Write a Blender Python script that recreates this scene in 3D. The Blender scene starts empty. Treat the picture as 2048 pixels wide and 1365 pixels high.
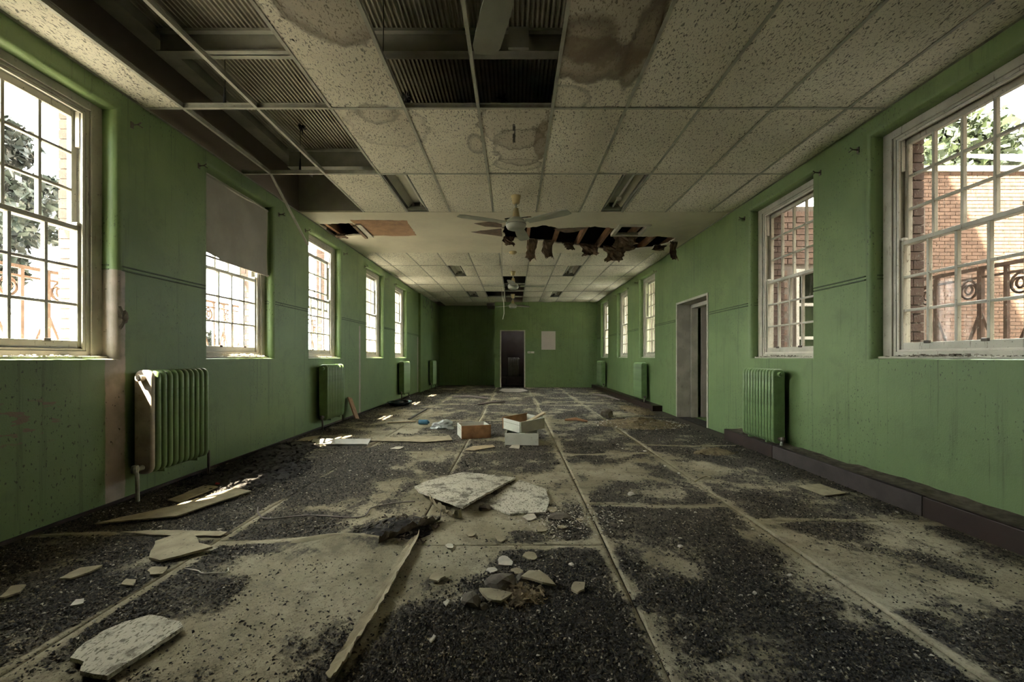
import bpy, bmesh, math, random
import numpy as np
from mathutils import Vector, Matrix, geometry, noise as mnoise

R = math.radians
random.seed(7)
rng = np.random.default_rng(11)
scene = bpy.context.scene
COL = scene.collection

# ------------------------------------------------------------------ camera, sky, sun, exposure
CAM_Z = 1.11
F_PX = 825.0
VPX, VPY = 1028.0, 715.0
cam_d = bpy.data.cameras.new('camera')
cam = bpy.data.objects.new('camera', cam_d)
COL.objects.link(cam)
cam.location = (0, 0, CAM_Z)
cam.rotation_euler = (R(90), 0, 0)
cam_d.sensor_width = 36
cam_d.lens = F_PX / 2048 * 36
cam_d.shift_x = -(VPX - 1024) / 2048
cam_d.shift_y = (VPY - 682.5) / 2048
cam_d.clip_start = 0.02
scene.camera = cam

SKY_STRENGTH = 47.0
world = bpy.data.worlds.new('overcast_sky')
scene.world = world
world.use_nodes = True
wt = world.node_tree
bg = wt.nodes['Background']
tc = wt.nodes.new('ShaderNodeTexCoord')
nz = wt.nodes.new('ShaderNodeTexNoise'); nz.inputs['Scale'].default_value = 2.2; nz.inputs['Detail'].default_value = 5
rp = wt.nodes.new('ShaderNodeValToRGB')
rp.color_ramp.elements[0].position = 0.36; rp.color_ramp.elements[0].color = (0.66, 0.76, 0.86, 1)
rp.color_ramp.elements[1].position = 0.60; rp.color_ramp.elements[1].color = (1.0, 0.96, 0.86, 1)
wt.links.new(tc.outputs['Generated'], nz.inputs['Vector'])
wt.links.new(nz.outputs['Fac'], rp.inputs['Fac'])
wt.links.new(rp.outputs['Color'], bg.inputs['Color'])
bg.inputs['Strength'].default_value = SKY_STRENGTH

SUN_DIR = Vector((0.65, 0.65, -1.235)).normalized()
sun_d = bpy.data.lights.new('sun', 'SUN')
sun_d.energy = 120.0
sun_d.color = (1.0, 0.86, 0.68)
sun_d.angle = R(0.6)
sun = bpy.data.objects.new('sun', sun_d)
COL.objects.link(sun)
sun.location = (-8, -8, 14)
sun.rotation_euler = SUN_DIR.to_track_quat('-Z', 'Y').to_euler()

scene.view_settings.view_transform = 'Standard'
scene.view_settings.look = 'None'
scene.view_settings.gamma = 1
scene.view_settings.exposure = 0.0
scene.view_settings.use_curve_mapping = False
scene.cycles.use_denoising = True
scene.cycles.max_bounces = 8
scene.cycles.diffuse_bounces = 4
scene.cycles.glossy_bounces = 3
scene.cycles.transmission_bounces = 4
scene.cycles.transparent_max_bounces = 12
scene.cycles.sample_clamp_indirect = 6.0
scene.cycles.adaptive_threshold = 0.04

# ------------------------------------------------------------------ room measures
XL, XR = -3.003, 3.03
YB = -4.2                      # wall behind the camera
YF = 15.05                     # far partition
YA = 16.2                      # back of the alcove
HC = 3.134                     # ceiling
HD = 3.71                      # roof deck
WT = 0.42                      # wall thickness
SILL = 1.10
WIN_W, WIN_H = 1.08, 1.88
LEFT_WIN = [2.57, 4.60, 6.61, 8.97, 11.0]
RIGHT_WIN = [2.96, 4.75, 9.45, 11.6, 13.87]
DOOR_Y0, DOOR_Y1, DOOR_H = 6.43, 7.69, 2.12


def floor_at(px, py):
    y = F_PX * CAM_Z / (py - VPY)
    return Vector(((px - VPX) * y / F_PX, y, 0))


def ceil_at(px, py):
    y = F_PX * (HC - CAM_Z) / (VPY - py)
    return Vector(((px - VPX) * y / F_PX, y, HC))


# ------------------------------------------------------------------ node helpers
class N:
    def __init__(s, mat):
        s.t = mat.node_tree

    def put(s, sock, v):
        if isinstance(v, bpy.types.NodeSocket):
            s.t.links.new(v, sock)
        elif v is not None:
            if isinstance(v, (tuple, list)) and len(v) == 3 and sock.type == 'RGBA':
                v = (*v, 1)
            sock.default_value = v

    def node(s, kind, **props):
        n = s.t.nodes.new('ShaderNode' + kind)
        for k, v in props.items():
            setattr(n, k, v)
        return n

    def pos(s):
        return s.node('NewGeometry').outputs['Position']

    def obj(s):
        return s.node('TexCoord').outputs['Object']

    def rnd(s):
        return s.node('ObjectInfo').outputs['Random']

    def scale(s, vec, sc, loc=(0, 0, 0)):
        n = s.node('Mapping')
        s.put(n.inputs['Vector'], vec)
        n.inputs['Scale'].default_value = sc
        n.inputs['Location'].default_value = loc
        return n.outputs['Vector']

    def noise(s, vec, scale, detail=3, rough=0.5, dist=0.0):
        n = s.node('TexNoise')
        s.put(n.inputs['Vector'], vec)
        n.inputs['Scale'].default_value = scale
        n.inputs['Detail'].default_value = detail
        n.inputs['Roughness'].default_value = rough
        n.inputs['Distortion'].default_value = dist
        return n.outputs['Fac']

    def voro(s, vec, scale, feature='F1'):
        n = s.node('TexVoronoi', feature=feature)
        s.put(n.inputs['Vector'], vec)
        n.inputs['Scale'].default_value = scale
        return n.outputs['Distance']

    def sm(s, x, a, b):
        n = s.node('MapRange', interpolation_type='SMOOTHSTEP')
        s.put(n.inputs['Value'], x)
        n.inputs['From Min'].default_value = min(a, b)
        n.inputs['From Max'].default_value = max(a, b)
        n.inputs['To Min'].default_value = 0.0 if a < b else 1.0
        n.inputs['To Max'].default_value = 1.0 if a < b else 0.0
        return n.outputs['Result']

    def m(s, op, a, b=None, clamp=False):
        n = s.node('Math', operation=op, use_clamp=clamp)
        s.put(n.inputs[0], a)
        if b is not None:
            s.put(n.inputs[1], b)
        return n.outputs[0]

    def mix(s, f, a, b, blend='MIX'):
        n = s.node('Mix', data_type='RGBA', blend_type=blend)
        s.put(n.inputs[0], f)
        s.put(n.inputs[6], a)
        s.put(n.inputs[7], b)
        return n.outputs[2]

    def xyz(s, vec):
        n = s.node('SeparateXYZ')
        s.put(n.inputs[0], vec)
        return n.outputs

    def attr(s, name):
        return s.node('Attribute', attribute_name=name)

    def bump(s, h, strength=0.3, dist=0.01):
        n = s.node('Bump')
        n.inputs['Strength'].default_value = strength
        n.inputs['Distance'].default_value = dist
        s.put(n.inputs['Height'], h)
        return n.outputs['Normal']

    def box(s, sep, x=None, y=None, z=None, soft=0.01):
        out = None
        for o, r in ((sep[0], x), (sep[1], y), (sep[2], z)):
            if r is None:
                continue
            a = s.m('MULTIPLY', s.sm(o, r[0] - soft, r[0] + soft), s.sm(o, r[1] + soft, r[1] - soft))
            out = a if out is None else s.m('MULTIPLY', out, a)
        return out


def material(name, fn):
    m = bpy.data.materials.new(name)
    m.use_nodes = True
    n = N(m)
    b = m.node_tree.nodes['Principled BSDF']
    d = fn(n) or {}
    for k, v in d.items():
        n.put(b.inputs[k], v)
    return m


def plain(name, col, rough=0.6, var=0.25, scale=6.0, metal=0.0, dirt=None, bump=0.0, spec=0.3):
    def fn(n):
        p = n.obj()
        f = n.noise(p, scale, 5, 0.6)
        c2 = tuple(max(0, c * (1 - var)) for c in col)
        c1 = tuple(min(1, c * (1 + var * 0.6)) for c in col)
        c = n.mix(n.sm(f, 0.3, 0.7), c2, c1)
        if dirt:
            g = n.sm(n.noise(p, scale * 4, 6, 0.7), 0.56, 0.70)
            c = n.mix(n.m('MULTIPLY', g, 0.75), c, dirt)
        d = {'Base Color': c, 'Roughness': rough, 'Metallic': metal, 'Specular IOR Level': spec}
        if bump:
            d['Normal'] = n.bump(n.noise(p, scale * 10, 4), bump, 0.004)
        return d
    return material(name, fn)


# ------------------------------------------------------------------ materials
def wall_fn(n):
    p = n.pos()
    sep = n.xyz(p)
    big = n.noise(p, 0.9, 5, 0.6)
    mid = n.noise(p, 4.5, 6, 0.65)
    c = n.mix(n.sm(big, 0.32, 0.68), (0.110, 0.165, 0.060), (0.160, 0.226, 0.088))
    low = n.sm(sep[2], 1.85, 1.7)
    c = n.mix(n.m('MULTIPLY', low, 0.45), c, (0.122, 0.192, 0.084))
    c = n.mix(n.m('MULTIPLY', n.sm(mid, 0.5, 0.72), 0.5), c, (0.09, 0.13, 0.055))
    streak = n.noise(n.scale(p, (9, 9, 0.35)), 1.6, 5, 0.7)
    c = n.mix(n.m('MULTIPLY', n.sm(streak, 0.55, 0.70), 0.55), c, (0.06, 0.085, 0.04))
    thin = n.noise(n.scale(p, (30, 30, 0.5)), 1.0, 3, 0.6)
    c = n.mix(n.m('MULTIPLY', n.sm(thin, 0.66, 0.72), 0.6), c, (0.035, 0.045, 0.025))
    spots = n.noise(n.scale(p, (1, 1, 0.6)), 34, 3, 0.6)
    zone = n.sm(n.noise(p, 1.3, 2), 0.42, 0.6)
    c = n.mix(n.m('MULTIPLY', n.m('MULTIPLY', n.sm(spots, 0.69, 0.73), zone), 0.8), c, (0.03, 0.035, 0.022))
    sp2 = n.noise(n.scale(p, (1, 1, 0.5)), 70, 2, 0.5)
    c = n.mix(n.m('MULTIPLY', n.m('MULTIPLY', n.sm(sp2, 0.64, 0.68), zone), 0.85), c, (0.03, 0.035, 0.022))
    # strips where a pipe casing was taken away: bare plaster
    edge = n.m('MULTIPLY', n.m('SUBTRACT', n.noise(p, 14, 4), 0.5), 0.02)
    yy = n.m('ADD', sep[1], edge)
    sep2 = [sep[0], yy, sep[2]]
    left = n.sm(sep[0], -2.8, -2.85)
    bare = n.box(sep2, y=(3.03, 3.185), z=(-1, 1.775), soft=0.006)
    bare = n.m('MAXIMUM', bare, n.box(sep2, y=(7.99, 8.07), z=(-1, 1.72), soft=0.008))
    bare = n.m('MAXIMUM', bare, n.box(sep2, y=(12.82, 12.93), z=(-1, 1.75), soft=0.008))
    bare = n.m('MULTIPLY', bare, left)
    bc = n.mix(n.sm(n.noise(p, 7, 5), 0.4, 0.62), (0.36, 0.30, 0.25), (0.26, 0.235, 0.19))
    bc = n.mix(n.m('MULTIPLY', n.sm(spots, 0.66, 0.70), 0.9), bc, (0.04, 0.035, 0.03))
    c = n.mix(bare, c, bc)
    # flaked paint low on the left wall
    flake = n.m('MULTIPLY', left, n.m('MULTIPLY', n.box(sep, y=(2.3, 2.72), z=(0.58, 0.84), soft=0.03), n.sm(n.noise(n.scale(p, (1, 1, 3)), 7, 3), 0.56, 0.6)))
    c = n.mix(n.m('MULTIPLY', flake, 0.8), c, (0.16, 0.10, 0.07))
    # flaked corner by the alcove
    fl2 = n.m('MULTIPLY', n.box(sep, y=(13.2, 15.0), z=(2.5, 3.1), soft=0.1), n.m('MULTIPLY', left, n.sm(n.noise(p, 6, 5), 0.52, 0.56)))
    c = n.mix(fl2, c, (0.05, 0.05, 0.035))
    # unpainted wall above the ceiling line
    up = n.sm(sep[2], HC - 0.01, HC + 0.0)
    c = n.mix(up, c, n.mix(big, (0.15, 0.12, 0.10), (0.21, 0.175, 0.145)))
    h = n.m('ADD', n.noise(p, 120, 3), n.m('MULTIPLY', n.noise(p, 9, 4), 2.0))
    return {'Base Color': c, 'Roughness': 0.52, 'Specular IOR Level': 0.35, 'Normal': n.bump(h, 0.22, 0.004)}


M_WALL = material('green_wall_paint', wall_fn)


def brick_fn(n):
    p = n.obj()
    f = n.noise(p, 9, 5)
    c = n.mix(n.sm(f, 0.3, 0.7), (0.085, 0.048, 0.032), (0.15, 0.09, 0.06))
    c = n.mix(n.m('MULTIPLY', n.rnd(), 0.5), c, (0.14, 0.095, 0.07))
    return {'Base Color': c, 'Roughness': 0.85, 'Normal': n.bump(n.noise(p, 60, 4), 0.5, 0.006)}


M_BRICK = material('weathered_brick', brick_fn)


def dimmed_brick_fn(n):  # brick colour darkened so the sunlit jambs do not burn out
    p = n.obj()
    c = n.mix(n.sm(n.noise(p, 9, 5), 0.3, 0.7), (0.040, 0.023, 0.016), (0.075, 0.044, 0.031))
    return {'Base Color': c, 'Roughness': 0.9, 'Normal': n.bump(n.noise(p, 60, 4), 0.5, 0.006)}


M_BRICK_DIMMED = material('dimmed_brick', dimmed_brick_fn)
M_MORTAR = plain('pale_mortar', (0.15, 0.125, 0.10), 0.9, 0.3, 8)


def cream_fn(n):
    p = n.pos()
    c = n.mix(n.sm(n.noise(p, 5, 5), 0.35, 0.65), (0.35, 0.335, 0.265), (0.46, 0.44, 0.355))
    crack = n.noise(n.scale(p, (25, 25, 3)), 1.6, 5, 0.7)
    c = n.mix(n.m('MULTIPLY', n.sm(crack, 0.61, 0.66), 0.7), c, (0.12, 0.10, 0.07))
    spot = n.noise(p, 60, 3, 0.5)
    c = n.mix(n.m('MULTIPLY', n.sm(spot, 0.68, 0.72), 0.8), c, (0.05, 0.045, 0.035))
    return {'Base Color': c, 'Roughness': 0.45, 'Normal': n.bump(n.noise(p, 40, 4), 0.15, 0.003)}


M_CREAM = material('aged_cream_paint', cream_fn)
M_WHITE = plain('off_white_paint', (0.55, 0.525, 0.445), 0.5, 0.15, 8, dirt=(0.25, 0.22, 0.16))


def glass_fn(mat):
    n = N(mat)
    t = mat.node_tree
    t.nodes.remove(t.nodes['Principled BSDF'])
    p = n.pos()
    tr = n.node('BsdfTransparent'); tr.inputs['Color'].default_value = (0.96, 0.97, 0.955, 1)
    gl = n.node('BsdfGlossy'); gl.inputs['Roughness'].default_value = 0.03; gl.inputs['Color'].default_value = (0.8, 0.8, 0.8, 1)
    fr = n.node('Fresnel'); fr.inputs['IOR'].default_value = 1.45
    m1 = n.node('MixShader')
    t.links.new(n.m('MULTIPLY', fr.outputs[0], 0.012), m1.inputs[0])
    t.links.new(tr.outputs[0], m1.inputs[1]); t.links.new(gl.outputs[0], m1.inputs[2])
    tl = n.node('BsdfTranslucent'); tl.inputs['Color'].default_value = (0.62, 0.58, 0.50, 1)
    df = n.node('BsdfDiffuse'); df.inputs['Color'].default_value = (0.42, 0.38, 0.31, 1)
    grime = n.node('MixShader'); grime.inputs[0].default_value = 0.93
    t.links.new(tl.outputs[0], grime.inputs[1]); t.links.new(df.outputs[0], grime.inputs[2])
    film = n.m('ADD', n.m('MULTIPLY', n.sm(n.noise(n.scale(p, (18, 18, 3)), 2.0, 5, 0.65), 0.42, 0.72), 0.08), 0.006)
    drops = n.m('MULTIPLY', n.sm(n.noise(n.scale(p, (1, 1, 0.45)), 75, 3, 0.6), 0.63, 0.67), 0.5)
    fac = n.m('ADD', film, drops, True)
    m2 = n.node('MixShader')
    t.links.new(fac, m2.inputs[0]); t.links.new(m1.outputs[0], m2.inputs[1]); t.links.new(grime.outputs[0], m2.inputs[2])
    t.links.new(m2.outputs[0], t.nodes['Material Output'].inputs['Surface'])


M_GLASS = bpy.data.materials.new('dirty_window_glass'); M_GLASS.use_nodes = True
glass_fn(M_GLASS)


def tile_fn(stained, fallen=False):
    def fn(n):
        p = n.pos()
        sep = n.xyz(p)
        c = n.mix(n.sm(n.noise(p, 1.2, 4), 0.35, 0.65), (0.73, 0.70, 0.575), (0.85, 0.82, 0.69))
        fiss = n.noise(n.scale(p, (1.0, 0.42, 1.0)), 92, 1, 0.5, 0.6)
        fine = n.noise(n.scale(p, (1.0, 0.6, 1.0)), 150, 1, 0.5)
        f1 = n.sm(fiss, 0.60, 0.64)
        c = n.mix(n.m('MULTIPLY', n.sm(fine, 0.62, 0.68), 0.45), c, (0.10, 0.09, 0.065))
        c = n.mix(n.m('MULTIPLY', f1, 0.78), c, (0.035, 0.032, 0.024))
        if stained:
            # water stains: wavy tide marks
            w = n.m('ADD', n.noise(p, 1.7, 5, 0.6, 0.5), n.m('MULTIPLY', n.m('SUBTRACT', n.noise(p, 11, 5, 0.65), 0.5), 0.35))

            def tide(cx, cy, r, sx=1.0, sy=1.0, dark=0.8, fill=0.25, band=0.035):
                nonlocal c
                dx = n.m('MULTIPLY', n.m('SUBTRACT', sep[0], cx), 1 / sx)
                dy = n.m('MULTIPLY', n.m('SUBTRACT', sep[1], cy), 1 / sy)
                d = n.m('SQRT', n.m('ADD', n.m('MULTIPLY', dx, dx), n.m('MULTIPLY', dy, dy)))
                d = n.m('ADD', d, n.m('MULTIPLY', n.m('SUBTRACT', w, 0.5), r * 1.3))
                inside = n.sm(d, r, r - band)
                ring = n.m('MULTIPLY', inside, n.sm(d, r - band * 2.4, r))
                c = n.mix(n.m('MULTIPLY', inside, fill), c, (0.17, 0.13, 0.085))
                c = n.mix(n.m('MULTIPLY', ring, dark), c, (0.055, 0.045, 0.03))

            tide(-1.02, 2.38, 0.34, 1.1, 1.0, 1.0, 0.5, 0.08)
            tide(-1.13, 3.42, 0.19, 1.0, 0.8, 0.8, 0.15)
            tide(-1.10, 3.62, 0.36, 1.0, 0.9, 0.5, 0.12)
            tide(-0.36, 3.90, 0.15, 0.7, 1.6, 0.8, 0.12)
            tide(0.00, 3.60, 0.42, 0.75, 1.0, 0.9, 0.30)
            tide(0.06, 3.95, 0.36, 0.8, 1.0, 0.85, 0.22)
            tide(0.02, 4.32, 0.26, 1.0, 0.6, 0.7, 0.15)
            tide(0.26, 3.85, 0.16, 0.5, 2.2, 0.4, 0.6)
            tide(0.60, 2.15, 0.62, 0.7, 1.2, 1.0, 0.5, 0.08)
            tide(0.50, 2.80, 0.30, 1.2, 0.8, 1.0, 0.72, 0.07)
            tide(0.45, 2.62, 0.26, 0.9, 0.9, 0.85, 0.5, 0.09)
            tide(0.84, 2.70, 0.22, 0.5, 2.0, 0.95, 0.6, 0.06)
            tide(0.40, 3.22, 0.22, 1.0, 0.8, 0.8, 0.10)
            crack = n.m('MULTIPLY', n.box(sep, x=(-0.012, 0.012), y=(3.56, 3.86), soft=0.008), n.sm(n.noise(p, 20, 3), 0.38, 0.44))
            c = n.mix(crack, c, (0.01, 0.01, 0.008))
        if fallen:
            c = n.mix(0.45, c, (0.24, 0.215, 0.15))
            c = n.mix(n.m('MULTIPLY', n.sm(n.noise(p, 6, 6, 0.7), 0.50, 0.64), 0.8), c, (0.075, 0.066, 0.05))
            c = n.mix(n.m('MULTIPLY', n.sm(n.noise(p, 26, 5, 0.7), 0.58, 0.66), 0.75), c, (0.06, 0.053, 0.042))
        h = n.m('SUBTRACT', n.m('MULTIPLY', n.noise(p, 200, 2), 0.3), f1)
        return {'Base Color': c, 'Roughness': 0.9, 'Specular IOR Level': 0.1, 'Normal': n.bump(h, 0.5, 0.004)}
    return fn


M_TILE = material('fissured_ceiling_tile', tile_fn(False))
M_TILE_FALLEN = material('dusty_fallen_tile', tile_fn(False, True))
M_TILE_WET = material('water_stained_ceiling_tile', tile_fn(True))
M_TEE = plain('dull_white_metal_tee', (0.36, 0.36, 0.30), 0.45, 0.25, 7, 0.0, dirt=(0.2, 0.18, 0.12))
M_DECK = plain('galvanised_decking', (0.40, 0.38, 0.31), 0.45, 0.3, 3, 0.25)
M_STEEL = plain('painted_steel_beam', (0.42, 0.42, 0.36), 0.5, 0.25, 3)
M_DARKVOID = plain('dark_roof_void', (0.045, 0.042, 0.036), 0.95, 0.3, 3)  # near-black colour over the deck and far bulkhead
M_PLASTER = plain('aged_ceiling_plaster', (0.72, 0.68, 0.545), 0.75, 0.10, 1.6, dirt=None, bump=0.1)
M_BULK = plain('grey_bulkhead_plaster', (0.38, 0.36, 0.30), 0.8, 0.2, 2)
M_BAREBOARD = plain('bare_brown_fibreboard', (0.25, 0.145, 0.078), 0.85, 0.3, 9, dirt=(0.40, 0.31, 0.19))
M_LATH = plain('torn_brown_board', (0.10, 0.07, 0.045), 0.95, 0.55, 14, bump=0.8)
M_JOIST = plain('sawn_joist_wood', (0.17, 0.09, 0.045), 0.8, 0.35, 6)
M_GREENRAD = plain('green_gloss_radiator', (0.145, 0.225, 0.094), 0.38, 0.2, 9, dirt=(0.05, 0.06, 0.03), spec=0.45)
M_BARERAD = plain('bare_cream_radiator', (0.42, 0.37, 0.30), 0.5, 0.3, 7, dirt=(0.14, 0.11, 0.08))
M_GREYRAD = plain('grey_primer_radiator', (0.50, 0.45, 0.44), 0.5, 0.2, 7)
M_PIPE = plain('rusty_pipe', (0.10, 0.085, 0.07), 0.5, 0.4, 12, 0.3)
M_PIPEPALE = plain('pale_painted_pipe', (0.33, 0.34, 0.28), 0.5, 0.3, 12)
M_BOXING = plain('dark_brown_boxing_paint', (0.027, 0.016, 0.012), 0.5, 0.3, 5, dirt=(0.02, 0.018, 0.015))
M_BOXGREY = plain('worn_grey_brown_boxing', (0.045, 0.036, 0.032), 0.55, 0.3, 5)
M_DUST = plain('brown_dust', (0.11, 0.095, 0.07), 1.0, 0.5, 16, bump=0.7)
M_FANW = plain('aged_white_fan_enamel', (0.36, 0.37, 0.30), 0.4, 0.12, 6)
M_FANC = plain('yellowed_plastic', (0.44, 0.36, 0.19), 0.45, 0.15, 6)
M_FANDARK = plain('dark_warped_blade', (0.08, 0.07, 0.06), 0.6, 0.3, 6)
M_BLIND = plain('grey_roller_blind_cloth', (0.34, 0.32, 0.27), 0.9, 0.12, 3)
M_WOOD = plain('teak_wood', (0.28, 0.155, 0.075), 0.5, 0.3, 10)
M_WOODPALE = plain('pale_raw_wood', (0.42, 0.34, 0.21), 0.8, 0.25, 12, dirt=(0.2, 0.13, 0.07))
M_MELAMINE = plain('white_drawer_board', (0.55, 0.56, 0.48), 0.45, 0.1, 6, dirt=(0.35, 0.33, 0.25))
M_BLACK = plain('black_plastic', (0.02, 0.022, 0.024), 0.4, 0.2, 8)
M_BLUE = plain('blue_plastic', (0.07, 0.20, 0.30), 0.4, 0.2, 10)
M_RED = plain('red_scrap', (0.35, 0.03, 0.03), 0.6, 0.2, 10)
M_PAPER = plain('blank_paper', (0.52, 0.47, 0.42), 0.8, 0.06, 2)
M_TANBOARD = plain('dusty_fibreboard', (0.33, 0.285, 0.185), 0.9, 0.25, 9, dirt=(0.06, 0.055, 0.042), bump=0.3)
M_ROCK = plain('grey_plaster_lump', (0.15, 0.13, 0.10), 0.95, 0.4, 12, dirt=(0.07, 0.06, 0.05), bump=0.8)
M_PALE = plain('pale_plaster_bit', (0.52, 0.48, 0.39), 0.9, 0.2, 14)
M_INSUL = plain('brown_insulation_fluff', (0.20, 0.155, 0.09), 1.0, 0.45, 20, bump=0.9)
M_MOUND = plain('black_rubble', (0.035, 0.032, 0.028), 0.95, 0.6, 25, bump=1.0)
M_IRON = plain('weathered_iron', (0.13, 0.085, 0.065), 0.7, 0.35, 9)
M_BARK = plain('bark', (0.02, 0.016, 0.013), 0.9, 0.3, 8)
M_LEAF = plain('green_leaf', (0.010, 0.017, 0.012), 0.6, 0.5, 1.2)
M_LEAFPALE = plain('pale_green_leaf', (0.030, 0.043, 0.015), 0.6, 0.5, 1.2)  # paler leaf green than the one above
M_GROUND = plain('yard_concrete', (0.80, 0.76, 0.66), 0.9, 0.2, 1)
M_ROOFW = plain('pale_roof_sheet', (0.62, 0.60, 0.55), 0.6, 0.1, 2)
M_ROOMGREY = plain('mauve_grey_room_paint', (0.30, 0.25, 0.26), 0.7, 0.15, 2)
M_LOBBY = plain('beige_lobby_paint', (0.36, 0.33, 0.29), 0.7, 0.2, 2)
M_METALW = plain('white_trim_metal', (0.52, 0.50, 0.43), 0.45, 0.1, 6, dirt=(0.3, 0.28, 0.2))
M_TRAY = plain('smoky_dark_plastic', (0.03, 0.05, 0.055), 0.25, 0.2, 8)
M_REFLECT = plain('dusty_light_reflector', (0.46, 0.45, 0.36), 0.4, 0.12, 4)
M_LIGHTBOX = plain('grey_light_housing', (0.16, 0.165, 0.14), 0.5, 0.2, 4)
M_TUBE = plain('dead_fluorescent_tube', (0.6, 0.6, 0.55), 0.3, 0.05, 4)
M_CABLE = plain('grey_cable', (0.20, 0.17, 0.15), 0.6, 0.1, 10)
M_CABLEW = plain('white_cable', (0.5, 0.48, 0.40), 0.6, 0.1, 10)
M_PLASTIC = plain('clear_crumpled_plastic', (0.5, 0.53, 0.5), 0.2, 0.15, 12)


def sheet_fn(n):
    p = n.pos()
    g = n.attr('grime').outputs['Fac']
    tan = n.mix(n.sm(n.noise(p, 2.2, 5), 0.35, 0.65), (0.26, 0.23, 0.148), (0.41, 0.366, 0.255))
    tan = n.mix(n.m('MULTIPLY', n.sm(n.noise(p, 5.5, 6, 0.7), 0.48, 0.68), 0.55), tan, (0.12, 0.105, 0.07))
    tan = n.mix(n.m('MULTIPLY', n.sm(n.noise(p, 34, 5, 0.7), 0.5, 0.7), 0.5), tan, (0.10, 0.088, 0.06))
    fine = n.noise(n.scale(p, (1, 0.8, 1)), 34, 6, 0.75)
    mid = n.noise(n.scale(p, (1, 0.75, 1)), 9, 6, 0.7)
    f = n.m('ADD', n.m('ADD', n.m('MULTIPLY', fine, 1.0), n.m('MULTIPLY', mid, 0.9)), n.m('MULTIPLY', g, 0.60))
    k = n.sm(f, 1.04, 1.34)
    speck = n.sm(n.noise(p, 110, 3, 0.6), 0.62, 0.68)
    dark = n.mix(n.noise(p, 70, 4), (0.034, 0.031, 0.027), (0.11, 0.098, 0.078))
    c = n.mix(n.m('MULTIPLY', k, 0.92), tan, dark)
    c = n.mix(n.m('MULTIPLY', speck, 0.75), c, (0.035, 0.032, 0.028))
    h = n.m('ADD', n.m('MULTIPLY', n.noise(p, 90, 5, 0.7), 1.0), n.m('MULTIPLY', k, 1.2))
    return {'Base Color': c, 'Roughness': 0.9, 'Specular IOR Level': 0.2, 'Normal': n.bump(h, 0.7, 0.008)}


M_SHEET = material('grimy_floor_sheet', sheet_fn)


def grit_fn(n):
    c = n.attr('tint').outputs['Color']
    return {'Base Color': c, 'Roughness': 0.8, 'Specular IOR Level': 0.25}


M_GRIT = material('loose_grit', grit_fn)
M_SUBFLOOR = plain('black_subfloor', (0.04, 0.037, 0.032), 0.95, 0.5, 12, bump=0.6)


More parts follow.
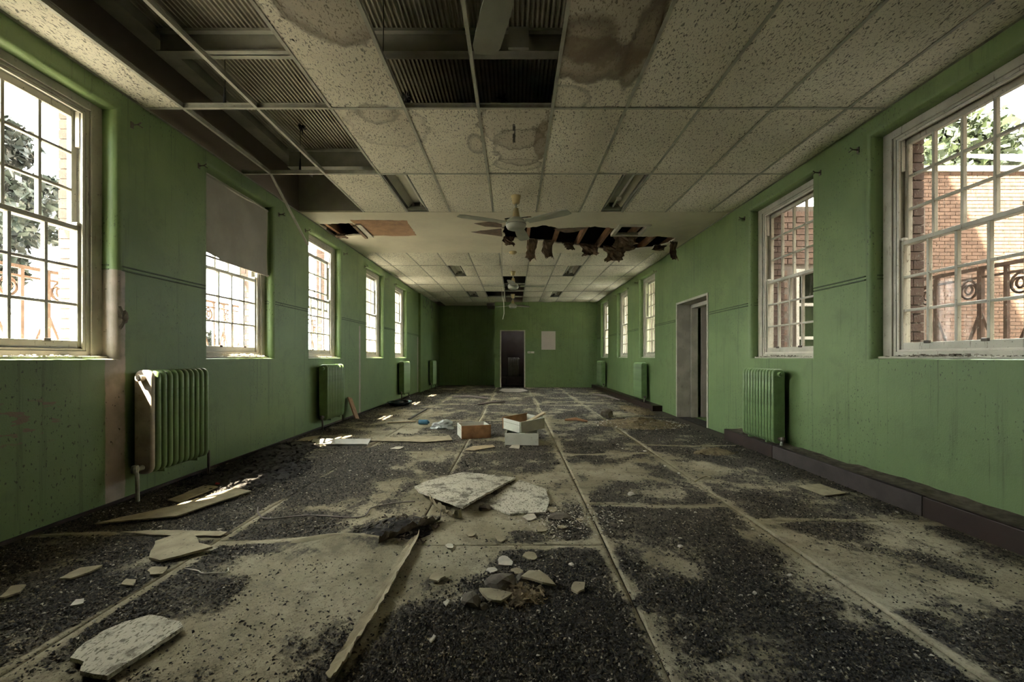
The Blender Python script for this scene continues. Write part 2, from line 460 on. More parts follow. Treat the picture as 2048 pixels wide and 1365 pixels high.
# ------------------------------------------------------------------ mesh helpers
class MB:
    def __init__(s):
        s.v, s.f, s.mi = [], [], []

    def add(s, verts, faces, mi=0):
        o = len(s.v)
        s.v += [tuple(v) for v in verts]
        s.f += [tuple(i + o for i in f) for f in faces]
        s.mi += [mi] * len(faces)
        return s

    def box(s, x0, x1, y0, y1, z0, z1, mi=0):
        v = [(x0, y0, z0), (x1, y0, z0), (x1, y1, z0), (x0, y1, z0), (x0, y0, z1), (x1, y0, z1), (x1, y1, z1), (x0, y1, z1)]
        return s.add(v, [(0, 3, 2, 1), (4, 5, 6, 7), (0, 1, 5, 4), (1, 2, 6, 5), (2, 3, 7, 6), (3, 0, 4, 7)], mi)

    def bar(s, a, b, w, h, up=(0, 0, 1)):
        a, b = Vector(a), Vector(b)
        d = (b - a).normalized()
        u = Vector(up)
        sx = d.cross(u)
        if sx.length < 1e-4:
            sx = d.cross(Vector((1, 0, 0)))
        sx.normalize()
        sz = sx.cross(d).normalized()
        v = []
        for p in (a, b):
            for i, j in ((-1, -1), (1, -1), (1, 1), (-1, 1)):
                v.append(p + sx * (i * w / 2) + sz * (j * h / 2))
        return s.add(v, [(0, 1, 2, 3), (7, 6, 5, 4), (0, 4, 5, 1), (1, 5, 6, 2), (2, 6, 7, 3), (3, 7, 4, 0)])

    def tube(s, pts, r, n=8, cap=True):
        pts = [Vector(p) for p in pts]
        rings = []
        prev = None
        for i, p in enumerate(pts):
            d = (pts[min(i + 1, len(pts) - 1)] - pts[max(i - 1, 0)]).normalized()
            ref = prev if prev else (Vector((0, 0, 1)) if abs(d.z) < 0.9 else Vector((1, 0, 0)))
            a = (ref - d * ref.dot(d))
            if a.length < 1e-5:
                a = d.orthogonal()
            a.normalize()
            prev = a
            b = d.cross(a)
            rr = r[i] if isinstance(r, (list, tuple)) else r
            rings.append([p + (a * math.cos(t) + b * math.sin(t)) * rr for t in [2 * math.pi * k / n for k in range(n)]])
        v = [q for rg in rings for q in rg]
        f = []
        for i in range(len(rings) - 1):
            for k in range(n):
                f.append((i * n + k, i * n + (k + 1) % n, (i + 1) * n + (k + 1) % n, (i + 1) * n + k))
        if cap:
            f.append(tuple(range(n - 1, -1, -1)))
            f.append(tuple((len(rings) - 1) * n + k for k in range(n)))
        return s.add(v, f)

    def lathe(s, prof, n=20, c=(0, 0, 0)):
        v, f = [], []
        for r, z in prof:
            for k in range(n):
                t = 2 * math.pi * k / n
                v.append((c[0] + r * math.cos(t), c[1] + r * math.sin(t), c[2] + z))
        for i in range(len(prof) - 1):
            for k in range(n):
                f.append((i * n + k, i * n + (k + 1) % n, (i + 1) * n + (k + 1) % n, (i + 1) * n + k))
        f.append(tuple(range(n - 1, -1, -1)))
        f.append(tuple((len(prof) - 1) * n + k for k in range(n)))
        return s.add(v, f)

    def prism(s, poly, z0, z1, zf=None):
        n = len(poly)
        v = [(p[0], p[1], z0 + (zf(p[0], p[1]) if zf else 0)) for p in poly] + [(p[0], p[1], z1 + (zf(p[0], p[1]) if zf else 0)) for p in poly]
        f = [tuple(range(n - 1, -1, -1)), tuple(range(n, 2 * n))]
        f += [(i, (i + 1) % n, n + (i + 1) % n, n + i) for i in range(n)]
        return s.add(v, f)

    def mesh(s, name, mats):
        me = bpy.data.meshes.new(name)
        me.from_pydata(s.v, [], s.f)
        for m in (mats if isinstance(mats, (list, tuple)) else [mats]):
            me.materials.append(m)
        if any(s.mi):
            me.polygons.foreach_set('material_index', s.mi)
        bm = bmesh.new(); bm.from_mesh(me)
        bmesh.ops.recalc_face_normals(bm, faces=bm.faces)
        bm.to_mesh(me); bm.free()
        me.update()
        return me

    def build(s, name, mats, parent=None, loc=(0, 0, 0), rot=(0, 0, 0), smooth=False, bevel=0, keep_normals=False):
        if keep_normals:
            me = bpy.data.meshes.new(name)
            me.from_pydata(s.v, [], s.f)
            for m in (mats if isinstance(mats, (list, tuple)) else [mats]):
                me.materials.append(m)
            if any(s.mi):
                me.polygons.foreach_set('material_index', s.mi)
            me.update()
        else:
            me = s.mesh(name, mats)
        return place(name, me, parent, loc, rot, smooth, bevel)


def place(name, me, parent=None, loc=(0, 0, 0), rot=(0, 0, 0), smooth=False, bevel=0):
    o = bpy.data.objects.new(name, me)
    COL.objects.link(o)
    o.parent = parent
    o.location = loc
    o.rotation_euler = rot
    if smooth:
        me.polygons.foreach_set('use_smooth', [True] * len(me.polygons))
    if bevel:
        b = o.modifiers.new('bevel', 'BEVEL'); b.width = bevel; b.segments = 2; b.limit_method = 'ANGLE'
    return o


def tag(o, label=None, cat=None, group=None, kind=None):
    if label: o['label'] = label
    if cat: o['category'] = cat
    if group: o['group'] = group
    if kind: o['kind'] = kind
    return o


def empty(name, loc=(0, 0, 0), rot=(0, 0, 0), label=None, cat=None, group=None, kind=None):
    o = bpy.data.objects.new(name, None)
    COL.objects.link(o)
    o.location = loc
    o.rotation_euler = rot
    o.empty_display_size = 0.1
    return tag(o, label, cat, group, kind)


def copy_tree(o, parent=None):
    c = o.copy()
    COL.objects.link(c)
    c.parent = parent
    for ch in list(o.children):
        copy_tree(ch, c)
    return c


def structure(o, label=None):
    o['kind'] = 'structure'
    if label: o['label'] = label
    return o


# numpy value noise
_tab = rng.random((512, 512))


def vnoise(x, y, sc, seed=0):
    x = np.asarray(x) * sc + 37.7 * seed + 100; y = np.asarray(y) * sc + 91.3 * seed + 100
    xi = np.floor(x).astype(int); yi = np.floor(y).astype(int)
    fx = x - xi; fy = y - yi
    fx = fx * fx * (3 - 2 * fx); fy = fy * fy * (3 - 2 * fy)
    g = lambda a, b: _tab[a % 512, b % 512]
    return (g(xi, yi) * (1 - fx) + g(xi + 1, yi) * fx) * (1 - fy) + (g(xi, yi + 1) * (1 - fx) + g(xi + 1, yi + 1) * fx) * fy


def fbm(x, y, sc, seed=0, octv=4):
    a, t, s = 0.5, 0, 0
    for i in range(octv):
        t = t + a * vnoise(x, y, sc * 2 ** i, seed + i); s += a; a *= 0.55
    return t / s


# ------------------------------------------------------------------ walls
def side_wall(name, s, X, y0, y1, wins, doors, label):
    """interior face at |X|; local x points outwards"""
    mb = MB()
    W = lambda w, y, z: (X + s * w, y, z)
    r = 0.05
    ops = [(c - WIN_W / 2, c + WIN_W / 2, SILL, SILL + WIN_H, r) for c in wins] + [(a, b, -0.05, h, 0.0) for a, b, h in doors]
    for face, w, mi in ((0, 0.0, 0), (1, WT, 1)):
        ex = [(a - q * (1 - face), b + q * (1 - face), c - 0.25 * q * (1 - face), d + q * (1 - face)) for a, b, c, d, q in ops]
        ys = sorted({y0, y1, *[e[0] for e in ex], *[e[1] for e in ex]})
        zs = sorted({-0.05, HD + 0.05, *[e[2] for e in ex], *[e[3] for e in ex]})
        for i in range(len(ys) - 1):
            for j in range(len(zs) - 1):
                cy, cz = (ys[i] + ys[i + 1]) / 2, (zs[j] + zs[j + 1]) / 2
                if any(e[0] < cy < e[1] and e[2] < cz < e[3] for e in ex):
                    continue
                mb.add([W(w, ys[i], zs[j]), W(w, ys[i + 1], zs[j]), W(w, ys[i + 1], zs[j + 1]), W(w, ys[i], zs[j + 1])], [(0, 1, 2, 3)], mi)
    for a, b, c, d, q in ops:
        prof = [(q * (1 - math.sin(t)), q * (1 - math.cos(t))) for t in [math.pi / 2 * k / 6 for k in range(7)]] if q else [(0, 0)]
        prof = prof + [(0, 0.24), (0, WT)]
        rings = [[W(w, a - o, c - 0.25 * o), W(w, b + o, c - 0.25 * o), W(w, b + o, d + o), W(w, a - o, d + o)] for o, w in prof]
        for k in range(len(rings) - 1):
            for e in range(4):
                f = (e + 1) % 4
                mb.add([rings[k][e], rings[k][f], rings[k + 1][f], rings[k + 1][e]], [(0, 1, 2, 3)], 1 if k == len(rings) - 2 and q else 0)
    for yy in (y0, y1):
        mb.add([W(0, yy, -.05), W(WT, yy, -.05), W(WT, yy, HD + .05), W(0, yy, HD + .05)], [(0, 1, 2, 3)])
    me = mb.mesh(name, [M_WALL, M_MORTAR])
    bm = bmesh.new(); bm.from_mesh(me)
    bmesh.ops.remove_doubles(bm, verts=bm.verts, dist=1e-5)
    bmesh.ops.recalc_face_normals(bm, faces=bm.faces)
    bm.to_mesh(me); bm.free()
    o = place(name, me)
    for p in me.polygons: p.use_smooth = True
    mod = o.modifiers.new('wn', 'WEIGHTED_NORMAL'); mod.keep_sharp = True
    for e in me.edges:
        pass
    return structure(o, label)


def sharpen(o, angle=40):
    me = o.data
    bm = bmesh.new(); bm.from_mesh(me)
    for e in bm.edges:
        if len(e.link_faces) != 2 or e.calc_face_angle(0) > R(angle):
            e.smooth = False
    bm.to_mesh(me); bm.free()


wall_left = side_wall('wall_left', -1, XL, YB, YA + 0.3, LEFT_WIN, [], 'stained green window wall with radiators and a bare plaster strip')
wall_right = side_wall('wall_right', 1, XR, YB, YA + 0.3, RIGHT_WIN, [(DOOR_Y0, DOOR_Y1, DOOR_H)], 'green window wall with an open doorway and brown boxing')
for w in (wall_left, wall_right):
    sharpen(w)

# moulded line along the side walls (two thin ridges), broken at the openings
M_MOULD = plain('dark_green_moulding', (0.045, 0.07, 0.028), 0.6, 0.3, 8)  # ridges a darker green than the wall


def rail(parent, s, X, wins, doors, y1):
    cuts = sorted([(c - WIN_W / 2 - 0.05, c + WIN_W / 2 + 0.05) for c in wins] + [(a - 0.05, b + 0.05) for a, b, _ in doors])
    y = YB
    for a, b in cuts + [(y1, None)]:
        if a - y > 0.05:
            mb = MB()
            for z in (1.776, 1.806):
                mb.bar((X - s * 0.004, y, z), (X - s * 0.004, a, z), 0.020, 0.009)
            mb.build('wall_moulding', M_MOULD, parent)
        y = b
    for c in wins:          # returns into the reveal
        for e in (-1, 1):
            mb = MB()
            yy = c + e * (WIN_W / 2)
            for z in (1.776, 1.806):
                mb.bar((X + s * 0.05, yy - e * 0.001, z), (X + s * 0.10, yy - e * 0.001, z), 0.008, 0.008)
            mb.build('wall_moulding', M_MOULD, parent)


rail(wall_left, -1, XL, LEFT_WIN, [], 12.95)
rail(wall_right, 1, XR, RIGHT_WIN, [(DOOR_Y0, DOOR_Y1, 0)], YF)

# shallow pilaster before the alcove on the left
o = MB().box(XL - 0.02, XL + 0.07, 12.95, YA + 0.05, -0.02, HC - 0.004).build('pilaster', M_WALL, wall_left)

# broken plaster crater in the reveal edge beside the first left window
mb = MB()
ring = []
for k in range(14):
    t = 2 * math.pi * k / 14
    rr = 1 + 0.28 * math.sin(3 * t + 1) + 0.15 * random.uniform(-1, 1)
    ring.append((XL + 0.003, 3.16 + 0.045 * rr * math.cos(t), 1.415 + 0.085 * rr * math.sin(t)))
ctr = (XL + 0.004, 3.165, 1.41)
inner = [tuple(Vector(ctr).lerp(Vector(p), 0.55)) for p in ring]
inner = [(XL + 0.012 + 0.006 * random.random(), p[1], p[2]) for p in inner]
mb.add(ring + inner + [ctr], [(k, (k + 1) % 14, 14 + (k + 1) % 14, 14 + k) for k in range(14)] + [(14 + k, 14 + (k + 1) % 14, 28) for k in range(14)])
mb.build('broken_plaster', M_ROCK, wall_left)

# far partition with doorway
DX0, DX1, DH = -0.51, 0.41, 2.10
PX0 = -0.704
mb = MB()
mb.box(PX0, DX0, YF, YF + 0.14, -0.05, HD)
mb.box(DX1, XR + 0.01, YF, YF + 0.14, -0.05, HD)
mb.box(DX0, DX1, YF, YF + 0.14, DH, HD)
mb.box(PX0, PX0 + 0.12, YF + 0.14, YA + 0.1, -0.05, HD)
structure(mb.build('wall_far', M_WALL), 'brightly lit green end wall with an open doorway')
structure(MB().box(XL - 0.02, PX0 + 0.01, YA, YA + 0.15, -0.05, HD).build('wall_alcove', M_WALL), 'dark green back wall of the alcove')
structure(MB().box(XL - 0.4, XR + 0.4, YB - 0.15, YB, -0.05, HD).build('wall_back', M_WALL), 'green wall behind the camera')
# seam on the far wall above the door
MB().box(0.425, 0.433, YF - 0.004, YF + 0.01, DH, HC - 0.01).build('wall_seam', M_WALL, bpy.data.objects['wall_far'])

# room seen through the far doorway
mb = MB()
mb.box(-0.9, 1.6, YF + 2.4, YF + 2.5, -0.05, 3.1)
mb.box(-1.0, -0.9, YF + 1.3, YF + 2.5, -0.05, 3.1)
mb.box(1.6, 1.7, YF + 0.14, YF + 1.55, -0.05, 3.1).box(1.6, 1.7, YF + 1.55, YF + 2.2, -0.05, 2.1).box(1.6, 1.7, YF + 1.55, YF + 2.2, 2.4, 3.1).box(1.6, 1.7, YF + 2.2, YF + 2.5, -0.05, 3.1)  # unseen gap in this wall, added to let daylight into the room
mb.box(-1.0, 1.7, YF + 0.14, YF + 2.5, 3.0, 3.1)
mb.box(-1.0, 1.7, YF + 0.14, YF + 2.5, -0.06, 0.0)
structure(mb.build('wall_inner_room', M_ROOMGREY), 'dim mauve grey room beyond the far doorway')

# lobby behind the right doorway, with its own side window opening
mb = MB()
mb.box(XR + 0.35, 5.2, 8.0, 8.1, -0.05, 2.9)
mb.box(5.1, 5.2, 5.6, 8.1, -0.05, 2.9)
mb.box(XR + 0.35, 5.2, 5.6, 8.1, 2.8, 2.9)
mb.box(XR + 0.35, 5.2, 5.6, 8.1, -0.06, 0.0)
mb.box(XR + 0.35, 5.2, 5.6, 5.7, -0.05, 0.9)
mb.box(XR + 0.35, 5.2, 5.6, 5.7, 2.3, 2.9)
mb.box(XR + 0.35, 3.8, 5.6, 5.7, 0.9, 2.3)
structure(mb.build('wall_lobby', M_WALL), 'small green lobby behind the side doorway')

# ------------------------------------------------------------------ exterior shell
structure(MB().box(XL - WT, XR + WT, YB - 0.15, 7.6, HD + 0.06, 16.5).build('wall_sun_blocker', M_MORTAR), 'tall mass added above the near half of the hall to block the sun')  # unseen mass, added to throw shade on the right-hand exterior
structure(MB().box(XL - WT, XR + WT, 7.6, YA + 2.6, HD + 0.06, HD + 0.25).build('roof_flat', M_MORTAR), 'flat roof over the far half of the hall')
structure(MB().box(-4.25, XL - WT, YB, YA + 2, HD, HD + 0.12).build('roof_sun_trimmer', M_WHITE), 'unseen white eaves added over the left windows to trim the sun')  # overhang added to cut the sun down to thin floor streaks
structure(MB().box(-40, 40, -30, 50, -0.45, -0.35).build('ground_yard', M_GROUND), 'concrete yard around the building')

M_LOWBOUNCE = plain('low_bounce_ground', (0.06, 0.055, 0.05), 0.9, 0.2, 1)
structure(MB().box(XR + WT, 24, -7, 9.1, -0.36, -0.33).build('ground_bounce_cutter', M_LOWBOUNCE), 'dark ground added so the courtyard bounces less light')  # dark slab added to weaken light bounced off the ground
structure(MB().box(12.6, 16, -8, 8.8, -0.35, 20).build('wall_sky_blocker_side', M_MORTAR), 'tall unseen block added on the right to cut sky light')  # added out of view to dim the sky light on the brick wing
structure(MB().box(XR + WT + 0.05, 12.55, -10, -7, -0.35, 20).build('wall_sky_blocker_back', M_MORTAR), 'tall unseen block added behind to cut sky light')  # second unseen block, added for the same dimming

# ------------------------------------------------------------------ floor
floor = structure(MB().box(XL - 0.1, XR + 0.3, YB, YF + 1.3, -0.12, 0.0).build('floor', M_SUBFLOOR), 'hall floor of grimy boards strewn with black grit')

blobs = []   # (x, y, sx, sy, amount)
def blob(px, py, rx, ry, amt):
    c = floor_at(px, py)
    blobs.append((c.x, c.y, rx, ry, amt))

for a in ((620, 965, .8, .9, .9), (480, 960, .5, .8, .7), (980, 1330, .55, .45, .5), (880, 1215, .35, .25, .5), (1150, 1100, .18, .35, .7),
          (1300, 1180, .35, .5, .55), (1250, 1330, .45, .3, .35), (1700, 1260, .35, .3, .75), (1380, 1090, .35, .5, .5), (250, 1130, .8, .3, .7), (100, 1240, .3, .25, .6),
          (1000, 925, .5, .5, .8), (1180, 890, .5, .6, .7), (1400, 880, .8, .8, .6), (600, 1060, .3, .2, .8), (1900, 1330, .4, .2, .6), (900, 800, 1.5, 1.6, .45),
          (1280, 850, 1.0, 1.0, .7), (750, 905, .5, .5, .6), (480, 930, .3, .8, .8), (1180, 1230, .3, .2, .35), (850, 1290, .25, .3, .6),
          # clean, tan places
          (520, 1240, .55, .45, -.9), (700, 1180, .35, .5, -.6), (980, 1050, .55, .5, -.95), (900, 990, .5, .5, -.5), (1250, 960, .5, .5, -.75), (1800, 1100, .7, .8, -.55),
          (1560, 1080, .3, .4, -.7), (1450, 1190, .25, .3, -.45), (780, 850, 1.0, 1.2, -.6), (820, 950, .5, .5, -.5), (1480, 960, .5, .6, -.4), (700, 1020, .5, .3, -.6), (860, 1110, .2, .3, -.6),
          (1950, 1220, .3, .3, -.4), (420, 1330, .3, .2, -.5)):
    blob(*a)

COLS = [XL, -1.77, -0.61, 0.535, 1.6, XR]
ROWS = [[YB, 0.15, 2.54, 4.95, 7.3, 9.7, 12.1, 14.5, YA], [YB, 0.1, 2.475, 4.8, 7.2, 9.6, 12.0, 14.4, YA], [YB, 0.0, 2.41, 4.80, 7.2, 9.6, 12.0, 14.4, YF + 0.1],
        [YB, 0.7, 3.08, 4.70, 7.1, 9.5, 11.9, 14.3, YF + 0.1], [YB, 0.4, 2.77, 5.15, 7.55, 9.95, 12.35, 14.6, YF]]


def edge_dist(x, y):
    x = np.asarray(x, float); y = np.asarray(y, float)
    d = np.full(x.shape, 9.0)
    for c in COLS[1:-1]:
        d = np.minimum(d, np.abs(x - c + 0.012 * np.sin(y * 3 + c)))
    dc = np.full(x.shape, 9.0)
    for i in range(5):
        m = (x >= COLS[i]) & (x < COLS[i + 1])
        for r_ in ROWS[i][1:-1]:
            dc = np.where(m, np.minimum(dc, np.abs(y - r_ + 0.03 * np.sin(x * 4 + r_))), dc)
    return np.minimum(d, dc)


def grime(x, y):
    x = np.asarray(x, float); y = np.asarray(y, float)
    g = 1.5 * (fbm(x, y, 1.3, 3, 5) - 0.5) + 1.9 * (fbm(x, y, 3.6, 17, 5) - 0.5) + 0.56
    for bx, by, sx, sy, a in blobs:
        g = g + 0.46 * a * np.exp(-((x - bx) / sx) ** 2 - ((y - by) / sy) ** 2)
    d = edge_dist(x, y)
    gate = np.clip((fbm(x, y, 0.9, 9, 3) - 0.28) * 5, 0.45, 1.1)
    g = g - 1.15 * gate * np.exp(-(d / 0.036) ** 2)
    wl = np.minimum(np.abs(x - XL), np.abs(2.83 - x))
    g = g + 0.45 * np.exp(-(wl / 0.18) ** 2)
    return np.clip(g, -0.12, 1.2)


def sheet_z(x, y):
    return 0.004 + 0.010 * (fbm(x, y, 0.8, 5, 3) - 0.3) + 0.005 * np.exp(-(edge_dist(x, y) / 0.03) ** 2) * fbm(x, y, 2.2, 14, 2)


for ci in range(5):
    for ri in range(len(ROWS[ci]) - 1):
        xa, xb = COLS[ci] + (0.004 if ci else 0.001), COLS[ci + 1] - (0.004 if ci < 4 else 0.001)
        ya, yb = ROWS[ci][ri] + 0.003, ROWS[ci][ri + 1] - 0.003
        step = 0.022 if yb < 5.2 and yb > 1.0 else (0.045 if yb < 10 else 0.09)
        nx, ny = max(3, int((xb - xa) / step)), max(3, int((yb - ya) / step))
        gx, gy = np.meshgrid(np.linspace(xa, xb, nx + 1), np.linspace(ya, yb, ny + 1))
        wob = 0.012 * (fbm(gx, gy, 3.0, 21, 2) - 0.5)
        gz = sheet_z(gx, gy)
        # a few lifted corners and edges
        if (ci, ri) == (1, 1):
            gz = gz + 0.05 * np.exp(-((gy - yb) / 0.12) ** 2) * np.exp(-((gx + 1.0) / 0.28) ** 2)
        if (ci, ri) == (4, 1):
            gz = gz + 0.009 * np.exp(-((gx - xa) / 0.06) ** 2)
        verts = np.stack([gx + wob * (np.abs(gx - xa) < 0.2), gy + wob, gz], -1).reshape(-1, 3)
        idx = np.arange((nx + 1) * (ny + 1)).reshape(ny + 1, nx + 1)
        faces = np.stack([idx[:-1, :-1], idx[:-1, 1:], idx[1:, 1:], idx[1:, :-1]], -1).reshape(-1, 4)
        # skirt to the subfloor
        border = np.concatenate([idx[0, :], idx[1:, -1], idx[-1, -2::-1], idx[-2:0:-1, 0]])
        nb = len(verts)
        low = verts[border].copy(); low[:, 2] = -0.004
        sk = [(int(border[(k + 1) % len(border)]), int(border[k]), nb + k, nb + (k + 1) % len(border)) for k in range(len(border))]
        me = bpy.data.meshes.new('floor_sheet')
        me.from_pydata(np.vstack([verts, low]).tolist(), [], faces.tolist() + sk)
        me.materials.append(M_SHEET)
        at = me.attributes.new('grime', 'FLOAT', 'POINT')
        gv = grime(gx, gy).reshape(-1)
        at.data.foreach_set('value', np.concatenate([gv, gv[border]]).astype(np.float32))
        me.update()
        place('floor_sheet', me, floor, smooth=True)

# loose grit: thousands of chips
def grit(name, n, ymin, ymax, smin, smax, thr, label, power=2.0):
    u = rng.random(n * 3)
    y = (ymin ** (1 - power) + u * (ymax ** (1 - power) - ymin ** (1 - power))) ** (1 / (1 - power))
    x = rng.uniform(XL + 0.03, 2.82, n * 3)
    keep = np.abs(x) < (y * 1.5 + 0.5)
    x, y = x[keep], y[keep]
    g = grime(x, y)
    pk = np.clip((g - thr) * 1.3, 0.05, 1)
    k = rng.random(len(x)) < pk
    x, y = x[k][:n], y[k][:n]
    m = len(x)
    s = (smin + (smax - smin) * rng.random(m) ** 3) * (0.75 + y * 0.10)
    base = np.array([(-1, -.6, -.15), (1, -.7, -.15), (.1, 1, -.15), (0, 0, .55), (-.6, .5, .25)])
    tri = np.array([(0, 1, 3), (1, 2, 3), (2, 4, 3), (4, 0, 3), (2, 0, 4)])
    v = base[None] * (1 + 0.5 * (rng.random((m, 5, 3)) - 0.5))
    a = rng.random(m) * 2 * math.pi
    tlt = (rng.random(m) - 0.5) * 1.2
    ca, sa, ct, st = np.cos(a), np.sin(a), np.cos(tlt), np.sin(tlt)
    vx, vy, vz = v[..., 0] * (0.7 + 0.8 * rng.random((m, 1))), v[..., 1] * 0.75, v[..., 2]
    vx, vz = vx * ct[:, None] - vz * st[:, None], vx * st[:, None] + vz * ct[:, None]
    px = (vx * ca[:, None] - vy * sa[:, None]) * s[:, None] + x[:, None]
    py = (vx * sa[:, None] + vy * ca[:, None]) * s[:, None] + y[:, None]
    pz = vz * s[:, None] + (sheet_z(x, y) + 0.25 * s + 0.006 * np.clip(grime(x, y), 0, 1) * rng.random(m))[:, None]
    verts = np.stack([px, py, pz], -1).reshape(-1, 3).astype(np.float32)
    faces = (tri[None] + (np.arange(m) * 5)[:, None, None]).reshape(-1, 3)
    me = bpy.data.meshes.new(name)
    me.vertices.add(len(verts)); me.vertices.foreach_set('co', verts.ravel())
    me.loops.add(len(faces) * 3); me.loops.foreach_set('vertex_index', faces.ravel().astype(np.int32))
    me.polygons.add(len(faces))
    me.polygons.foreach_set('loop_start', (np.arange(len(faces)) * 3).astype(np.int32))
    me.update(calc_edges=True)
    pal = np.array([(.022, .021, .019), (.045, .041, .035), (.075, .068, .056), (.12, .106, .08), (.20, .17, .11), (.42, .38, .30)])
    ci_ = rng.choice(6, m, p=[.33, .26, .19, .10, .075, .045])
    cols = pal[ci_] * (0.8 + 0.4 * rng.random((m, 1)))
    at = me.attributes.new('tint', 'FLOAT_COLOR', 'POINT')
    full = np.concatenate([np.repeat(cols, 5, 0), np.ones((m * 5, 1))], 1).astype(np.float32)
    at.data.foreach_set('color', full.ravel())
    me.materials.append(M_GRIT)
    return tag(place(name, me), label, 'grit', kind='stuff')


grit('floor_grit', 280000, 1.0, 14.95, 0.0022, 0.0095, 0.20, 'loose black grit and chips scattered over the floor boards', 2.1)

# ------------------------------------------------------------------ ceiling
XG = [XL] + [-0.289 + 0.6 * k for k in range(-4, 6)] + [XR]
S1 = [YB, -2.65, -1.45, -0.25, 0.95, 2.15, 3.35, 4.55, 5.75]
S2 = [8.0, 9.10, 10.29, 11.48, 12.67, 13.86, YF]

# plaster band with ragged holes
def ragged(pts, amp, seed, step=0.05):
    rr = random.Random(seed)
    out = []
    for i, a in enumerate(pts):
        b = pts[(i + 1) % len(pts)]
        a, b = Vector(a[:2]), Vector(b[:2])
        k = max(1, int((b - a).length / step))
        for j in range(k):
            p = a.lerp(b, j / k)
            if 0 < j:
                p += Vector((rr.uniform(-amp, amp), rr.uniform(-amp, amp)))
            out.append((p.x, p.y))
    return out


hole_r = ragged([ceil_at(*p)[:2] for p in ((1006, 451), (1058, 456), (1085, 451), (1130, 459), (1160, 459), (1190, 453), (1228, 457), (1226, 472), (1262, 475), (1312, 473), (1352, 476),
                                           (1338, 487), (1300, 496), (1255, 500), (1205, 498), (1160, 492), (1110, 486), (1050, 478), (1008, 477))], 0.025, 3)
hole_slit = ragged([ceil_at(*p)[:2] for p in ((1008, 437), (1062, 433), (1066, 438), (1010, 442))], 0.012, 4, 0.06)
hole_l = ragged([ceil_at(*p)[:2] for p in ((640, 448), (705, 447), (728, 471), (668, 472))], 0.02, 5)
hatch = [(1.66, 6.34), (2.04, 6.34), (2.04, 6.78), (1.66, 6.78)]
outer = [(XL, 5.75), (XR, 5.75), (XR, 8.0), (XL, 8.0)]
loops = [outer, hole_r, hole_slit, hole_l, hatch]
tri = geometry.tessellate_polygon([[Vector((p[0], p[1], 0)) for p in lp] for lp in loops])
flat = [p for lp in loops for p in lp]
mb = MB()
nF = len(flat)
mb.add([(p[0], p[1], HC) for p in flat] + [(p[0], p[1], HC + 0.022) for p in flat], [tuple(t) for t in tri] + [tuple(i + nF for i in t) for t in tri])
off = 0
for lp in loops:
    k = len(lp)
    mb.f += [(off + i, off + (i + 1) % k, nF + off + (i + 1) % k, nF + off + i) for i in range(k)]
    mb.mi += [0] * k
    off += k
ceiling = structure(mb.build('ceiling', M_PLASTER), 'cream plaster ceiling band with torn holes between two tiled bays')

# bare patch beside the left hole
pp = ragged([ceil_at(*p)[:2] for p in ((700, 440), (760, 440.5), (814, 441.5), (822, 455), (833, 471), (800, 472), (742, 471), (728, 462))], 0.012, 8, 0.06)
MB().prism(pp, HC - 0.003, HC + 0.002).build('bare_board_patch', M_BAREBOARD, ceiling)
# shreds around the big hole showing bare board
for poly, sd in ((((948, 447), (985, 443), (1004, 449), (1004, 455), (970, 453)), 1), (((942, 464), (1003, 457), (1004, 473), (968, 468)), 2), (((1106, 458), (1180, 454), (1150, 464), (1130, 466)), 3)):
    MB().prism(ragged([ceil_at(*p)[:2] for p in poly], 0.01, sd, 0.08), HC - 0.004, HC + 0.002).build('bare_board_patch', M_LATH, ceiling)

# tiles
_tilemesh = {}
def tile_mesh(w, l, v, wet, frag=0):
    key = (round(w, 3), round(l, 3), v, wet)
    if key in _tilemesh:
        return _tilemesh[key]
    nx, ny = 6, 10
    rr = random.Random(v * 31 + 5)
    sag = (0.008, 0.018, 0.034, 0.052)[v]
    verts, faces = [], []
    tx, ty = rr.uniform(-.15, .15), rr.uniform(-.15, .15)
    for j in range(ny + 1):
        for i in range(nx + 1):
            u, t = i / nx * 2 - 1, j / ny * 2 - 1
            z = -sag * (1 - abs(u) ** 2.2) * (1 - abs(t) ** 4) * (1 + tx * u + ty * t)
            verts.append((u * w / 2, t * l / 2, z))
    nb = len(verts)
    for j in range(ny):
        for i in range(nx):
            a = j * (nx + 1) + i
            faces.append((a, a + nx + 1, a + nx + 2, a + 1))
    verts += [(-w / 2, -l / 2, 0.016), (w / 2, -l / 2, 0.016), (w / 2, l / 2, 0.016), (-w / 2, l / 2, 0.016)]
    faces.append((nb, nb + 1, nb + 2, nb + 3))
    me = bpy.data.meshes.new('ceiling_tile')
    me.from_pydata(verts, [], faces)
    me.polygons.foreach_set('use_smooth', [True] * len(me.polygons))
    me.materials.append(M_TILE_WET if wet else M_TILE)
    me.update()
    _tilemesh[key] = me
    return me


